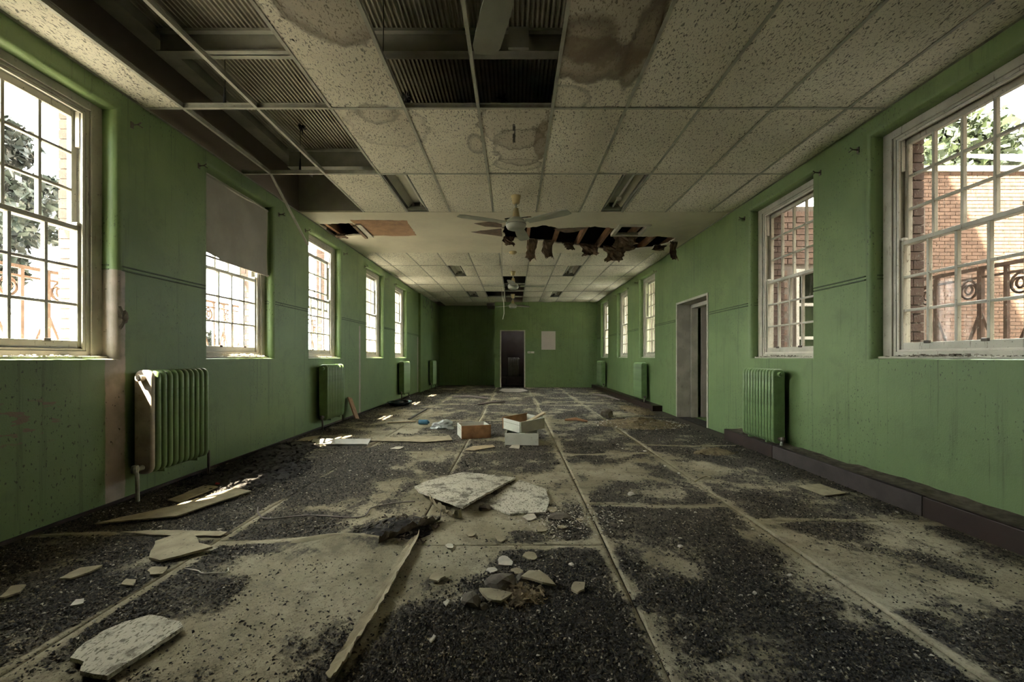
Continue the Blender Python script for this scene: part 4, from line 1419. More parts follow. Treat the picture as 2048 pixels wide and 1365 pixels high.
_cm = {}
def radiator(s, xc, y0, ncol, z0, h, label, endpale=False, mat=None, legs=True, rot=0.0):
    mat = mat or M_GREENRAD
    p = .057
    d = .14
    t = empty('radiator', (xc, y0, z0), (0, 0, rot), label=label, cat='radiator', group='column radiators')
    for i in range(ncol):
        mm = M_BARERAD if endpale and i == 0 else mat
        key = (h, mm.name)
        if key not in _cm:
            me = column_mesh(h, d, .041).mesh('column', mm)
            me.polygons.foreach_set('use_smooth', [len(q.vertices) == 4 for q in me.polygons])
            _cm[key] = me
        place('column', _cm[key], t, (0, p * (i + .5), h / 2))
    endm = M_BARERAD if endpale else mat
    MB().box(-.02, .02, p * .5, p * (ncol - .5), .05, h - .05).build('inner_web', mat, t)
    MB().tube([(s * .0, -.03, h - .06), (0, .01, h - .06)], .026, 12).tube([(0, -.038, h - .06), (0, -.03, h - .06)], .014, 6).build('plug', endm, t)
    MB().tube([(0, -.05, .055), (0, .01, .055)], .02, 10).lathe([(.0, .085), (.02, .085), (.026, .06), (.022, .03), (.0, .03)], 10, (0, -.055, 0)).build('valve', M_PIPEPALE if endpale else M_PIPE, t)
    MB().tube([(0, -.055, .05), (-s * .02, -.06, .02), (-s * .025, -.06, -z0 + .01)], .013, 8).build('pipe', M_PIPEPALE if (endpale or mat is M_GREYRAD or s > 0) else M_PIPE, t)
    L_ = p * ncol
    MB().tube([(0, L_ - .01, .05), (0, L_ + .05, .05), (-s * .01, L_ + .06, .03), (-s * .01, L_ + .06, -z0 + .01)], .011, 8).build('pipe', M_PIPE, t)
    for yy in (L_ * .25, L_ * .8):
        MB().box(-.055 if s > 0 else -.10, .10 if s > 0 else .055, yy - .012, yy + .012, -.012, .012).build('bracket', mat, t)
    return t


XRL = -2.88
radiator(-1, XRL, 3.19, 11, 0.20, 0.81, 'green column radiator with a bare cream end, nearest on the left wall', True)
radiator(-1, XRL, 6.22, 11, 0.15, 0.85, 'green column radiator under the third left window', False)
radiator(-1, XRL, 10.56, 11, 0.15, 0.85, 'green column radiator under the farthest left window', False)
radiator(-1, XRL + .06, 14.05, 11, 0.15, 0.85, 'green column radiator by the dark alcove', False)
XRR = 2.905
radiator(1, XRR, 4.51, 11, 0.16, 0.82, 'green column radiator on brown boxing under the second right window', False)
radiator(1, XRR, 9.2, 11, 0.17, 0.82, 'green column radiator just past the right doorway', False)
radiator(1, XRR, 13.4, 13, 0.17, 0.82, 'pale green column radiator in the far right corner', False)
t = radiator(1, 0.20, YF + 2.0, 8, 0.32, 0.78, 'grey column radiator on a plinth in the dim room beyond', False, M_GREYRAD, rot=R(90))
tag(MB().box(-.5, .5, YF + 1.86, YF + 2.12, .22, .29).box(-.45, -.35, YF + 1.9, YF + 2.08, 0, .22).box(.33, .43, YF + 1.9, YF + 2.08, 0, .22).build('radiator_plinth', M_ROOMGREY), 'low grey plinth bench under the radiator in the dim room', 'plinth')

# ------------------------------------------------------------------ brown boxing along the right wall
t = structure(empty('baseboard_right', (0, 0, 0)), 'dark brown pipe boxing along the right wall')
for a, b, m in ((YB, 2.86, M_BOXING), (2.865, 4.52, M_BOXGREY), (4.525, 5.56, M_BOXING)):
    MB().box(2.83, XR, a, b, 0, .145).build('boxing_panel', m, t, bevel=.006)
for a, b in ((8.42, 10.9), (10.905, 13.2), (13.205, YF)):
    MB().box(2.83, XR, a, b, 0, .12).build('boxing_panel', M_BOXING, t, bevel=.006)
nx, ny = 6, 160
gx, gy = np.meshgrid(np.linspace(2.84, XR - .002, nx + 1), np.linspace(YB, 5.5, ny + 1))
gz = 0.1455 + 0.014 * np.clip(fbm(gx, gy, 5, 31, 4) * 1.6 - .35, 0, 1) * (1 + 1.2 * ((gx - 2.84) / .19) ** 2)
idx = np.arange((nx + 1) * (ny + 1)).reshape(ny + 1, nx + 1)
me = bpy.data.meshes.new('dust_layer')
me.from_pydata(np.stack([gx, gy, gz], -1).reshape(-1, 3).tolist(), [], np.stack([idx[:-1, :-1], idx[:-1, 1:], idx[1:, 1:], idx[1:, :-1]], -1).reshape(-1, 4).tolist())
me.materials.append(M_DUST)
place('dust_layer', me, t, smooth=True)
# thin skirting left
structure(MB().box(XL, XL + .012, YB, 12.9, 0, .03).build('baseboard_left', M_BOXING), 'thin dark edge at the foot of the left wall')

# ------------------------------------------------------------------ wall fittings
tag(MB().box(1.0, 1.514, YF - .004, YF - .001, 1.385, 2.06).build('poster', M_PAPER), 'blank pale sheet of paper on the end wall', 'poster')
for i, x in enumerate((.55, .68)):
    t = empty('light_switch', (x, YF, 1.29), label='white light switch plate beside the far doorway, %s of the two' % ('left' if i == 0 else 'right'), cat='switch', group='switches by the far doorway')
    MB().box(-.058, .058, -.012, 0, -.035, .035).build('plate', M_WHITE, t, bevel=.003)
    for k in (-.025, .0, .025)[:3 if i == 0 else 1]:
        MB().box(k - .008, k + .008, -.018, -.012, -.012, .012).build('rocker', M_BLACK if i == 0 else M_WHITE, t)
t = empty('wall_socket', (XR, 5.22, 0.47), label='small black wall socket beside the right radiator', cat='socket')
MB().box(-.012, 0, -.045, .045, -.04, .04).build('plate', M_WHITE, t, bevel=.003)
MB().box(-.022, -.012, -.03, .045, -.028, .022).build('face', M_BLACK, t)

# ------------------------------------------------------------------ things on the floor
def fragment(name, px_poly, mat, label, th=.014, z=.012, cat='board piece', tilt=None, bulge=0.0, group=None):
    pts = [floor_at(*p) for p in px_poly]
    c = sum(pts, Vector()) / len(pts)
    loc = [(p.x - c.x, p.y - c.y) for p in pts]
    z0 = float(sheet_z(c.x, c.y)) + z
    # fine rim with slight raggedness, triangulated with an inner point fan so it can warp
    rr = random.Random(len(label))
    rim = []
    for i in range(len(loc)):
        a, b = Vector(loc[i]), Vector(loc[(i + 1) % len(loc)])
        k = max(2, int((b - a).length / .045))
        for j in range(k):
            p = a.lerp(b, j / k)
            if j: p += Vector((rr.uniform(-.005, .005), rr.uniform(-.005, .005)))
            rim.append(p)
    n = len(rim)
    rad = max(p.length for p in rim)
    zf = lambda p: bulge * (1 - (p.length / rad) ** 2) + ((tilt[0] * p.x + tilt[1] * p.y) if tilt else 0)
    ring2 = [p * .55 for p in rim]
    v = []
    for dz in (th, 0):
        v += [(p.x, p.y, dz + zf(p)) for p in rim] + [(p.x, p.y, dz + zf(p)) for p in ring2] + [(0, 0, dz + zf(Vector((0, 0))))]
    m = 2 * n + 1
    f = []
    for o_, fl in ((0, False), (m, True)):
        for k in range(n):
            q = (o_ + k, o_ + (k + 1) % n, o_ + n + (k + 1) % n, o_ + n + k)
            t_ = (o_ + n + k, o_ + n + (k + 1) % n, o_ + 2 * n)
            f += [q[::-1] if fl else q, t_[::-1] if fl else t_]
    f += [(k, m + k, m + (k + 1) % n, (k + 1) % n) for k in range(n)]
    o = MB().add(v, f).build(name, mat, loc=(c.x, c.y, z0))
    return tag(o, label, cat, group)


TILEP = 'fallen ceiling tile pieces'
fragment('broken_ceiling_tile', ((140, 1335), (170, 1303), (205, 1280), (245, 1262), (300, 1246), (360, 1260), (366, 1270), (215, 1372), (160, 1362), (168, 1343)), M_TILE_FALLEN, 'large broken speckled ceiling tile in the front left corner of the floor', .016, .012, 'ceiling tile', group=TILEP)
fragment('broken_ceiling_tile', ((829, 990), (850, 978), (926, 949), (1032, 963), (985, 1000), (926, 1040), (880, 1022), (838, 1003)), M_TILE_FALLEN, 'big dusty ceiling tile slumped over rubble in the middle of the floor', .016, .03, 'ceiling tile', (.0, -.06), .02, TILEP)
fragment('broken_ceiling_tile', ((1000, 992), (1040, 966), (1092, 985), (1098, 1010), (1090, 1032), (1020, 1035), (965, 1015)), M_TILE_FALLEN, 'crumbling pale slab beside the slumped ceiling tile', .012, .006, 'ceiling tile', group=TILEP)
fragment('board_piece', ((298, 1126), (310, 1094), (345, 1083), (386, 1080), (398, 1100), (425, 1108), (360, 1124), (320, 1132)), M_TANBOARD, 'irregular tan board fragment on dark grit, left of centre', .012, .018, tilt=(.03, .05))
fragment('board_piece', ((118, 1168), (160, 1146), (205, 1140), (178, 1155), (140, 1168)), M_TANBOARD, 'small slanted tan board sliver near the left foreground', .008, .012)
fragment('board_piece', ((0, 1205), (22, 1183), (52, 1180), (40, 1196), (8, 1206)), M_TANBOARD, 'tan board corner at the left edge of the floor', .008, .012)
fragment('board_piece', ((140, 1222), (152, 1209), (168, 1207), (166, 1217)), M_PALE, 'tiny pale board chip above the large broken tile', .006, .010)
fragment('board_piece', ((242, 1178), (252, 1167), (272, 1168), (266, 1180)), M_TANBOARD, 'little tan chip left of the long floor seam', .006, .010)
fragment('board_piece', ((294, 1150), (305, 1142), (335, 1143), (325, 1156), (300, 1158)), M_TANBOARD, 'jagged tan chip just below the irregular board fragment', .006, .010)
fragment('floor_board', ((190, 1058), (345, 1022), (470, 984), (503, 991), (440, 1012), (352, 1043)), M_TANBOARD, 'long loose board with a streak of sun across it by the left wall', .010, .018, 'board')
fragment('floor_board', ((335, 1008), (410, 976), (436, 980), (360, 1012)), M_TANBOARD, 'narrow dusty board beside the radiator pipe', .008, .012, 'board')
fragment('floor_board', ((240, 1072), (330, 1068), (455, 1072), (440, 1080), (300, 1078)), M_TANBOARD, 'pale cross strip of board lying over the left grit', .006, .010, 'board')
fragment('board_piece', ((1594, 977), (1640, 973), (1692, 992), (1650, 997)), M_TANBOARD, 'flat square board piece beside the brown boxing', .007, .010)
fragment('board_piece', ((1142, 1190), (1148, 1175), (1170, 1176), (1168, 1190), (1155, 1198)), M_TANBOARD, 'curved tan chip to the right of the plaster lumps', .008, .012)
fragment('board_piece', ((858, 1170), (866, 1158), (888, 1155), (890, 1164), (876, 1174)), M_TANBOARD, 'rounded tan chip to the left of the plaster lumps', .008, .012)
fragment('board_piece', ((1042, 1170), (1058, 1158), (1080, 1160), (1112, 1185), (1085, 1184)), M_TANBOARD, 'shell-shaped tan slab leaning on the plaster lumps', .010, .018, bulge=.015)
fragment('board_piece', ((958, 1190), (990, 1190), (1026, 1200), (1002, 1216), (975, 1210)), M_TANBOARD, 'flat grey slab in front of the plaster lumps', .012, .012)
fragment('board_piece', ((886, 1215), (895, 1208), (900, 1212), (892, 1222)), M_PALE, 'small pale chip left of the flat grey slab', .006, .010)
fragment('board_piece', ((858, 1292), (868, 1280), (872, 1284), (862, 1296)), M_PALE, 'tiny pale chip in the dark foreground grit', .006, .010)
fragment('board_piece', ((930, 903), (945, 896), (985, 893), (990, 897), (950, 904)), M_WOODPALE, 'thin pale wooden sliver in front of the wood drawer', .006, .010)
fragment('board_piece', ((1018, 899), (1028, 890), (1040, 893), (1038, 901)), M_PALE, 'pale torn chip in front of the stacked drawers', .005, .010)
fragment('board_piece', ((780, 901), (792, 897), (808, 897), (798, 902)), M_PALE, 'thin white chip on the dark grit left of the drawers', .005, .010)
fragment('floor_board', ((555, 905), (610, 880), (640, 876), (620, 898), (580, 908)), M_TANBOARD, 'tan board lying against the left wall heap', .008, .02, 'board')
fragment('floor_board', ((735, 885), (760, 878), (900, 876), (905, 884), (850, 888)), M_TANBOARD, 'wide pale board left of the wood drawer', .008, .012, 'board')
fragment('torn_paper', ((998, 783), (1005, 779), (1045, 779), (1056, 783), (1040, 786), (1010, 786)), M_PAPER, 'torn sheet of paper lying at the far doorway', .003, .012, 'paper')

# metal trim length
a, b = floor_at(622, 891), floor_at(738, 891)
mb = MB()
mb.bar((0, 0, 0), (b.x - a.x, 0, 0), .15, .012)
mb.bar((0, -.07, .012), (b.x - a.x, -.07, .012), .008, .03)
tag(mb.build('metal_trim', M_METALW, loc=(a.x, a.y, .035), rot=(R(22), 0, 0)), 'long pale metal trim panel lying on the grit left of the drawers', 'metal panel')


def lumpmesh(name, r, seed, mat, sq=(1, 1, .6), sub=2, amp=.35):
    bm = bmesh.new()
    bmesh.ops.create_icosphere(bm, subdivisions=sub, radius=1)
    for v in bm.verts:
        q = v.co * 1.1 + Vector((seed * 7.1, seed * 3.3, seed))
        d = 1 + amp * mnoise.noise(q) + amp * .5 * mnoise.noise(q * 2.7)
        v.co = Vector((v.co.x * sq[0], v.co.y * sq[1], v.co.z * sq[2])) * d * r
    lo = -sq[2] * r * .62
    for v in bm.verts:
        v.co.z = max(v.co.z, lo) - lo
    me = bpy.data.meshes.new(name)
    bm.to_mesh(me); bm.free()
    me.materials.append(mat)
    return me


for i, (px, py, r, sq, lab) in enumerate(((1000, 1180, .065, (1.1, .9, .6), 'large grey plaster lump in the foreground cluster'), (942, 1215, .047, (1, .9, .7), 'dark squarish plaster lump, leftmost of the foreground cluster'),
                                          (1045, 1164, .03, (1, .9, .7), 'small broken plaster lump behind the large one'), (965, 1222, .022, (1, 1, .7), 'pebble-sized plaster lump between two larger lumps'), (1262, 993, .03, (1, .8, .6), 'white plaster crumb near the middle floor seam'),
                                          (970, 1022, .045, (1, .8, .5), 'grey lump under the edge of the slumped tile'), (1120, 1040, .07, (1.2, .8, .35), 'flat grey plaster lump right of the slumped tile'), (1213, 836, .13, (.9, .7, .8), 'tan plaster block on the far right rubble'))):
    o = place('plaster_lump', lumpmesh('plaster_lump', r, i + 1, M_ROCK if i not in (4,) else M_PALE, sq), None, floor_at(px, py) + Vector((0, 0, .006)))
    tag(o, lab, 'plaster lump', 'plaster lumps on the floor')

# many small pale crumbs
pale_me = [lumpmesh('plaster_crumb', 1.0, 20 + k, M_PALE, (1, .8, .5), 1, .5) for k in range(4)]
rr = random.Random(44)
for px, py in ((1505, 1062), (1520, 1075), (1358, 950), (1240, 1046), (1148, 978), (1264, 984), (1360, 1098), (1510, 1190), (1480, 1195), (1795, 1028), (1142, 1135), (320, 1058), (930, 1205), (1245, 900), (840, 1005), (1390, 1028), (1360, 1080), (1580, 1155), (700, 945), (760, 925),
               (690, 925), (1090, 945), (1015, 935), (870, 935), (440, 1064), (1240, 870), (1160, 860), (1330, 935), (1110, 815), (1150, 818), (1230, 812), (960, 820), (880, 828), (1290, 905)):
    s = rr.uniform(.008, .02)
    o = place('plaster_crumb', rr.choice(pale_me), None, floor_at(px, py) + Vector((0, 0, float(sheet_z(floor_at(px, py).x, floor_at(px, py).y)) + .001)), (0, 0, rr.uniform(0, 6)))
    o.scale = (s * rr.uniform(.8, 1.5), s, s)
    tag(o, 'small pale plaster crumb scattered on the grimy floor', 'plaster crumb', 'pale crumbs on the floor')


def mound(name, cx, cy, rx, ry, h, mat, label, seed, cat='debris', chips=0, cmat=None):
    n = 34
    gx, gy = np.meshgrid(np.linspace(-1, 1, n), np.linspace(-1, 1, n))
    rad = np.sqrt(gx ** 2 + gy ** 2) + .35 * (fbm(gx + seed * 3, gy, 2.2, seed, 3) - .5)
    z = h * np.clip(1 - rad, -.1, 1) ** 1.0 * (0.55 + .9 * fbm(gx * rx + seed, gy * ry, 9, seed + 2, 4)) - .004
    z = np.where(rad >= 1, -.012, z)
    idx = np.arange(n * n).reshape(n, n)
    keep = (rad < 1.06)
    fm = keep[:-1, :-1] | keep[:-1, 1:] | keep[1:, 1:] | keep[1:, :-1]
    f = np.stack([idx[:-1, :-1], idx[:-1, 1:], idx[1:, 1:], idx[1:, :-1]], -1)[fm]
    me = bpy.data.meshes.new(name)
    me.from_pydata(np.stack([gx * rx, gy * ry, z], -1).reshape(-1, 3).tolist(), [], f.tolist())
    me.materials.append(mat)
    o = place(name, me, None, (cx, cy, .008))
    tag(o, label, cat, kind='stuff')
    if chips:
        rr = random.Random(seed)
        mb = MB()
        for _ in range(chips):
            a, q = rr.uniform(0, 6.28), math.sqrt(rr.random()) * 1.05
            x, y = math.cos(a) * q * rx, math.sin(a) * q * ry
            zz = h * max(0, 1 - q) * .9
            s = rr.uniform(.008, .028)
            c = Vector((x, y, zz + s * .3))
            p = [c + Vector((rr.uniform(-s, s), rr.uniform(-s, s), rr.uniform(-s * .5, s * .5))) for _ in range(4)]
            mb.add(p, [(0, 1, 2), (0, 2, 3), (0, 3, 1), (1, 3, 2)])
        mb.build('chips', cmat or mat, o)
    return o


mound('rubble_heap', -2.65, 4.60, .33, .85, .13, M_MOUND, 'heap of black rubble against the left wall past the first radiator', 3, chips=900)
mound('rubble_heap', -2.45, 3.9, .5, .6, .05, M_MOUND, 'low spread of black rubble before the first radiator', 5, chips=700)
mound('insulation_heap', 2.05, 6.75, .75, .5, .12, M_INSUL, 'heap of brown insulation fluff before the right doorway', 7, chips=500, cmat=M_PALE)
mound('insulation_heap', 2.30, 4.75, .26, .14, .07, M_INSUL, 'small tan tuft of insulation beside the boxing end', 9, chips=60)
mound('rubble_heap', -0.75, 2.62, .26, .24, .07, M_MOUND, 'dark crumbled debris spilling from under the slumped tile', 11, chips=260, cmat=M_ROCK)
mound('rubble_heap', 2.55, 8.6, .3, .8, .06, M_INSUL, 'dusty rubble at the foot of the far right boxing', 12, chips=200)
mound('dry_grass_clump', 0.02, 1.90, .14, .10, .03, M_INSUL, 'brownish fibrous clump in front of the plaster lumps', 13, chips=160)
crumbs('plaster_crumbs', 700, .36, 2.78, .012, .42, .34, 'crumbled pale plaster bits right of the slumped tile', (.004, .014), 15, .012)

# crumpled clear plastic beside the wood drawer
o = place('crumpled_plastic', lumpmesh('crumpled_plastic', .16, 31, M_PLASTIC, (1.0, .8, .45), 3, .8), None, floor_at(885, 858) + Vector((0, 0, .005)))
tag(o, 'crumpled clear plastic sheet beside the wood drawer', 'plastic')

# lifted dark flap of the floor covering
mb = MB()
verts, faces = [], []
a, b = floor_at(572, 1094), floor_at(745, 1080)
for k in range(15):
    s = k / 14
    p = a.lerp(b, s)
    h = .05 * math.sin(math.pi * min(1, s * 1.05)) ** .7
    verts += [(p.x, p.y - .05 * math.sin(math.pi * s), .012), (p.x, p.y - .02 * math.sin(math.pi * s), .012 + h), (p.x, p.y + .03, .014 + h * .55), (p.x, p.y + .08, .014)]
for k in range(14):
    for j in range(3):
        q = k * 4 + j
        faces.append((q, q + 1, q + 5, q + 4))
tag(mb.add(verts, faces).build('lifted_floor_flap', M_TANBOARD, smooth=True), 'lifted curled edge of floor board left of the middle seam', 'board edge')

# torn strips of lining along the seam
def strip(name, pxs, w, mat, label, lift=.02, seed=1):
    rr = random.Random(seed)
    pts = [floor_at(*p) for p in pxs]
    fine = []
    for i in range(len(pts) - 1):
        for k in range(6):
            fine.append(pts[i].lerp(pts[i + 1], k / 6))
    fine.append(pts[-1])
    v, f = [], []
    nseg = 4
    for i, p in enumerate(fine):
        d = (fine[min(i + 1, len(fine) - 1)] - fine[max(i - 1, 0)]).normalized()
        sd = Vector((d.y, -d.x, 0))
        ww = w * (.75 + .5 * rr.random()) * (.4 if i in (0, len(fine) - 1) else 1)
        z0 = float(sheet_z(p.x, p.y))
        for lay in (0, 1):
            for k in range(nseg + 1):
                u = k / nseg - .5
                q = p + sd * (u * ww)
                curl = lift * max(0, u * 2) ** 2 * (.5 + rr.random()) + .004 * rr.random()
                v.append((q.x, q.y, z0 + .010 + curl - .004 * lay))
    m = 2 * (nseg + 1)
    for i in range(len(fine) - 1):
        for k in range(nseg):
            a = i * m + k
            f.append((a, a + 1, a + m + 1, a + m)); b = a + nseg + 1
            f.append((b, b + m, b + m + 1, b + 1))
        a = i * m; f.append((a, a + m, a + m + nseg + 1, a + nseg + 1))
        a = i * m + nseg; f.append((a, a + nseg + 1, a + m + nseg + 1, a + m))
    return tag(MB().add(v, f).build(name, mat, smooth=False), label, 'strip')


strip('torn_lining_strip', ((662, 1368), (690, 1320), (725, 1265), (765, 1200), (800, 1135), (835, 1075)), .055, M_TANBOARD, 'torn tan strip lying along the lower left floor seam', .022, 1)
strip('torn_lining_strip', ((755, 1096), (790, 1080), (835, 1064), (880, 1046)), .07, M_ROCK, 'dark curled strip leading to the slumped ceiling tile', .05, 2)
strip('torn_lining_strip', ((862, 1006), (880, 1025), (905, 1040), (924, 1042)), .06, M_TANBOARD, 'pale curled lip along the front of the slumped tile', .05, 3)
for k, (px, py, w) in enumerate(((1060, 1040, .09), (1105, 1025, .07), (1085, 1065, .08), (1010, 1130, .10), (1060, 1120, .08), (1035, 1150, .07), (985, 1148, .06), (1125, 1060, .06), (940, 1075, .06), (900, 1100, .05), (1160, 1045, .05), (1000, 1085, .06))):
    rr = random.Random(k + 60)
    sc_ = w * F_PX / (F_PX * CAM_Z / (py - VPY)) / 2
    poly = []
    for a_ in range(6):
        t_ = 2 * math.pi * a_ / 6 + rr.uniform(-.3, .3)
        q_ = rr.uniform(.7, 1.2)
        poly.append((px + math.cos(t_) * sc_ * q_, py - math.sin(t_) * sc_ * q_ * .5))
    fragment('tile_flake', poly, M_TANBOARD if k % 3 else M_PALE, 'flat broken tile flake on the bare patch before the slumped tile', .006, .006, 'tile flake', (rr.uniform(-.08, .08), rr.uniform(-.08, .08)), group='tile flakes before the slumped tile')

# cords on the floor
def cord(name, pxs, r, mat, label):
    pts = [floor_at(*p) for p in pxs]
    fine = []
    for i in range(len(pts) - 1):
        p0, p1, p2, p3 = pts[max(i - 1, 0)], pts[i], pts[i + 1], pts[min(i + 2, len(pts) - 1)]
        for k in range(6):
            t = k / 6
            fine.append(0.5 * ((2 * p1) + (p2 - p0) * t + (2 * p0 - 5 * p1 + 4 * p2 - p3) * t * t + (3 * p1 - p0 - 3 * p2 + p3) * t ** 3))
    fine.append(pts[-1])
    fine = [Vector((p.x, p.y, float(sheet_z(p.x, p.y)) + r + .004)) for p in fine]
    tag(MB().tube(fine, r, 6).build(name, mat, smooth=True), label, 'cord')


cord('thin_cord', ((516, 1020), (518, 1035), (540, 1043), (620, 1036), (720, 1040), (745, 1020), (800, 1010), (830, 1008)), .005, M_CABLE, 'dark cord snaking from left grit to the slumped tile')
cord('thin_cord', ((370, 1143), (395, 1147), (405, 1153), (430, 1152), (455, 1150), (456, 1142)), .0035, M_PALE, 'short pinkish cord below the irregular board fragment')
cord('thin_cord', ((1390, 968), (1400, 961), (1412, 957), (1422, 960)), .008, M_TANBOARD, 'small curved strip crossing the right floor seam')

# drawers
def drawer(name, loc, rz, w, d, h, front_mat, label, frontside=-1, tilt=(0, 0)):
    t = empty(name, loc, (tilt[0], tilt[1], rz), label=label, cat='drawer', group='loose drawers on the floor')
    th = .013
    MB().box(-w / 2 - .01, w / 2 + .01, frontside * d / 2 - .009, frontside * d / 2 + .009, 0, h + .012).build('front', front_mat, t, bevel=.002)
    MB().box(-w / 2, w / 2, -frontside * d / 2 - th / 2, -frontside * d / 2 + th / 2, 0, h).build('back_board', M_MELAMINE, t, bevel=.001)
    for s in (-1, 1):
        sd = MB().box(s * w / 2 - th / 2, s * w / 2 + th / 2, -d / 2 + .01, d / 2 - .01, 0, h).build('side_board', M_MELAMINE, t, bevel=.001)
        MB().box(s * (w / 2 + th / 2), s * (w / 2 + th / 2 + .001), -d / 2 + .01, d / 2 - .01, h * .68, h * .70).build('runner_groove', M_BLACK, sd)
    MB().box(-w / 2, w / 2, -d / 2, d / 2, .012, .018).build('bottom', M_WOODPALE, t)
    return t


drawer('drawer', (-.565, 5.76, .012), R(17), .385, .38, .165, M_WOOD, 'wood-fronted drawer standing alone on the floor')
drawer('drawer', (.105, 5.33, .012), R(-3), .40, .36, .135, M_MELAMINE, 'lower white drawer of the crossed pair')
drawer('drawer', (.13, 5.42, .176), R(38), .40, .36, .14, M_WOOD, 'upper white drawer with a wood front, tilted across the lower one', 1, (R(2), R(-3)))
mb = MB()
mb.bar((.10, 5.32, .235), (.40, 5.42, .38), .085, .022)
tag(mb.build('short_plank', M_WOODPALE, bevel=.003), 'pale wooden plank end sticking out of the upper drawer', 'plank')
tag(MB().bar((-.02, 5.36, .215), (.22, 5.40, .26), .05, .012).build('brown_slat', M_WOOD), 'brown wooden slat lying inside the upper drawer', 'slat')

# small items by the left wall
t = empty('plastic_bottle', floor_at(838, 850) + Vector((0, 0, .045)), (0, R(90), R(-6)), label='blue plastic bottle lying on its side left of the drawers', cat='bottle')
MB().lathe([(.0, 0), (.038, 0), (.04, .01), (.04, .13), (.034, .15), (.0, .152)], 16).build('body', M_BLUE, t, smooth=True)
MB().lathe([(.0, .15), (.016, .15), (.016, .175), (.0, .176)], 12).build('neck', M_BLUE, t, smooth=True)
a, b = floor_at(775, 848), floor_at(832, 846)
tag(MB().bar((a.x, a.y, .02), (b.x, b.y, .025), .06, .016).build('short_plank', M_WOODPALE), 'pale narrow plank beside the blue bottle', 'plank')
a, b = floor_at(818, 841), floor_at(853, 820)
tag(MB().bar((a.x, a.y, .02), (b.x, b.y, .02), .045, .02).build('dark_batten', M_PIPE), 'thin dark batten lying behind the blue bottle', 'batten')
t = empty('oval_tray', (-2.62, 9.45, .012), label='dark oval plastic tray by the left wall', cat='tray')
MB().lathe([(.0, .0), (.20, .0), (.25, .07), (.27, .085), (.255, .085), (.19, .02), (.0, .016)], 24).build('dish', M_TRAY, t, smooth=True)
t.scale = (1.0, 1.3, 1)
mb = MB()
mb.bar((-2.80, 7.36, .01), (-2.97, 7.45, .38), .15, .02, (1, 0, .4))
tag(mb.build('leaning_board', M_WOOD), 'brown board leaning against the left wall past the second radiator', 'board')
tag(place('red_scrap', lumpmesh('red_scrap', .018, 52, M_RED, (1.2, .8, .8), 2, .7), None, floor_at(436, 974) + Vector((0, 0, .012))), 'small crumpled red scrap on the left grit', 'scrap')
for pxs, lab in (((1185, 790, 1240, 802), 'dark curled lath on the far right floor'), ((1130, 843, 1175, 846), 'thin reddish lath on the far floor right of the drawers'), ((880, 850, 900, 846), 'short pale lath near the crumpled plastic'), ((905, 795, 980, 799), 'long dark curl of lining on the far floor'), ((955, 812, 1010, 806), 'grey curled strip on the far floor behind the drawers')):
    a, b = floor_at(*pxs[:2]), floor_at(*pxs[2:])
    tag(MB().tube([(a.x, a.y, .02), ((a.x + b.x) / 2, (a.y + b.y) / 2, .05), (b.x, b.y, .02)], [.02, .03, .015], 6).build('floor_lath', M_WOODPALE if 'pale' in lab else (M_WOOD if 'reddish' in lab else M_CABLE)), lab, 'lath', 'scattered laths')

# ------------------------------------------------------------------ outside: railings, neighbouring buildings, trees
def railing(s, X, y0, y1, label):
    t = empty('iron_railing', (X, y0, 0), label=label, cat='railing', group='iron railings outside the windows')
    L_ = y1 - y0
    top, low, bot = 1.90, 1.82, -.35
    MB().bar((0, 0, top), (0, L_, top), .035, .03).build('top_rail', M_IRON, t)
    MB().bar((0, 0, low), (0, L_, low), .02, .02).build('under_rail', M_IRON, t)
    MB().bar((0, 0, .95), (0, L_, .95), .025, .02).build('bottom_rail', M_IRON, t)
    n = max(2, round(L_ / .19))
    for k in range(n + 1):
        y = L_ * k / n
        MB().bar((0, y, bot if k in (0, n) else .95), (0, y, top), .026 if k % 2 else .034, .026 if k % 2 else .034, (0, 1, 0)).build('post', M_IRON, t)
    for k in range(0, n, 2):
        for e in (0, 1):
            y = L_ * (k + e) / n
            sg = 1 if e == 0 else -1
            pts = []
            for j in range(26):
                q = j / 25
                ang = R(90) - q * R(560)
                rad = .082 * (1 - .70 * q)
                pts.append((0, y + sg * .088 + sg * rad * math.cos(ang), 1.715 + rad * math.sin(ang) * 1.15))
            MB().tube(pts, .010, 6).build('scroll', M_IRON, t, smooth=True)
            y2 = L_ * min(n, k + e + 1) / n
            if e == 0: MB().bar((0, y, 1.52), (0, y2, .97), .022, .014, (1, 0, 0)).build('diagonal', M_IRON, t)
            else: MB().bar((0, y, .97), (0, y2, 1.52), .022, .014, (1, 0, 0)).build('diagonal', M_IRON, t)
    return t


railing(1, 4.15, 2.9, 5.2, 'iron scroll railing seen through the right windows')
railing(-1, -4.3, 2.6, 4.2, 'rusty scroll railing seen through the near left window')
railing(-1, -4.3, 5.3, 6.9, 'rusty scroll railing seen through the blind window')
railing(-1, -4.3, 8.0, 9.4, 'rusty scroll railing seen through the third left window')

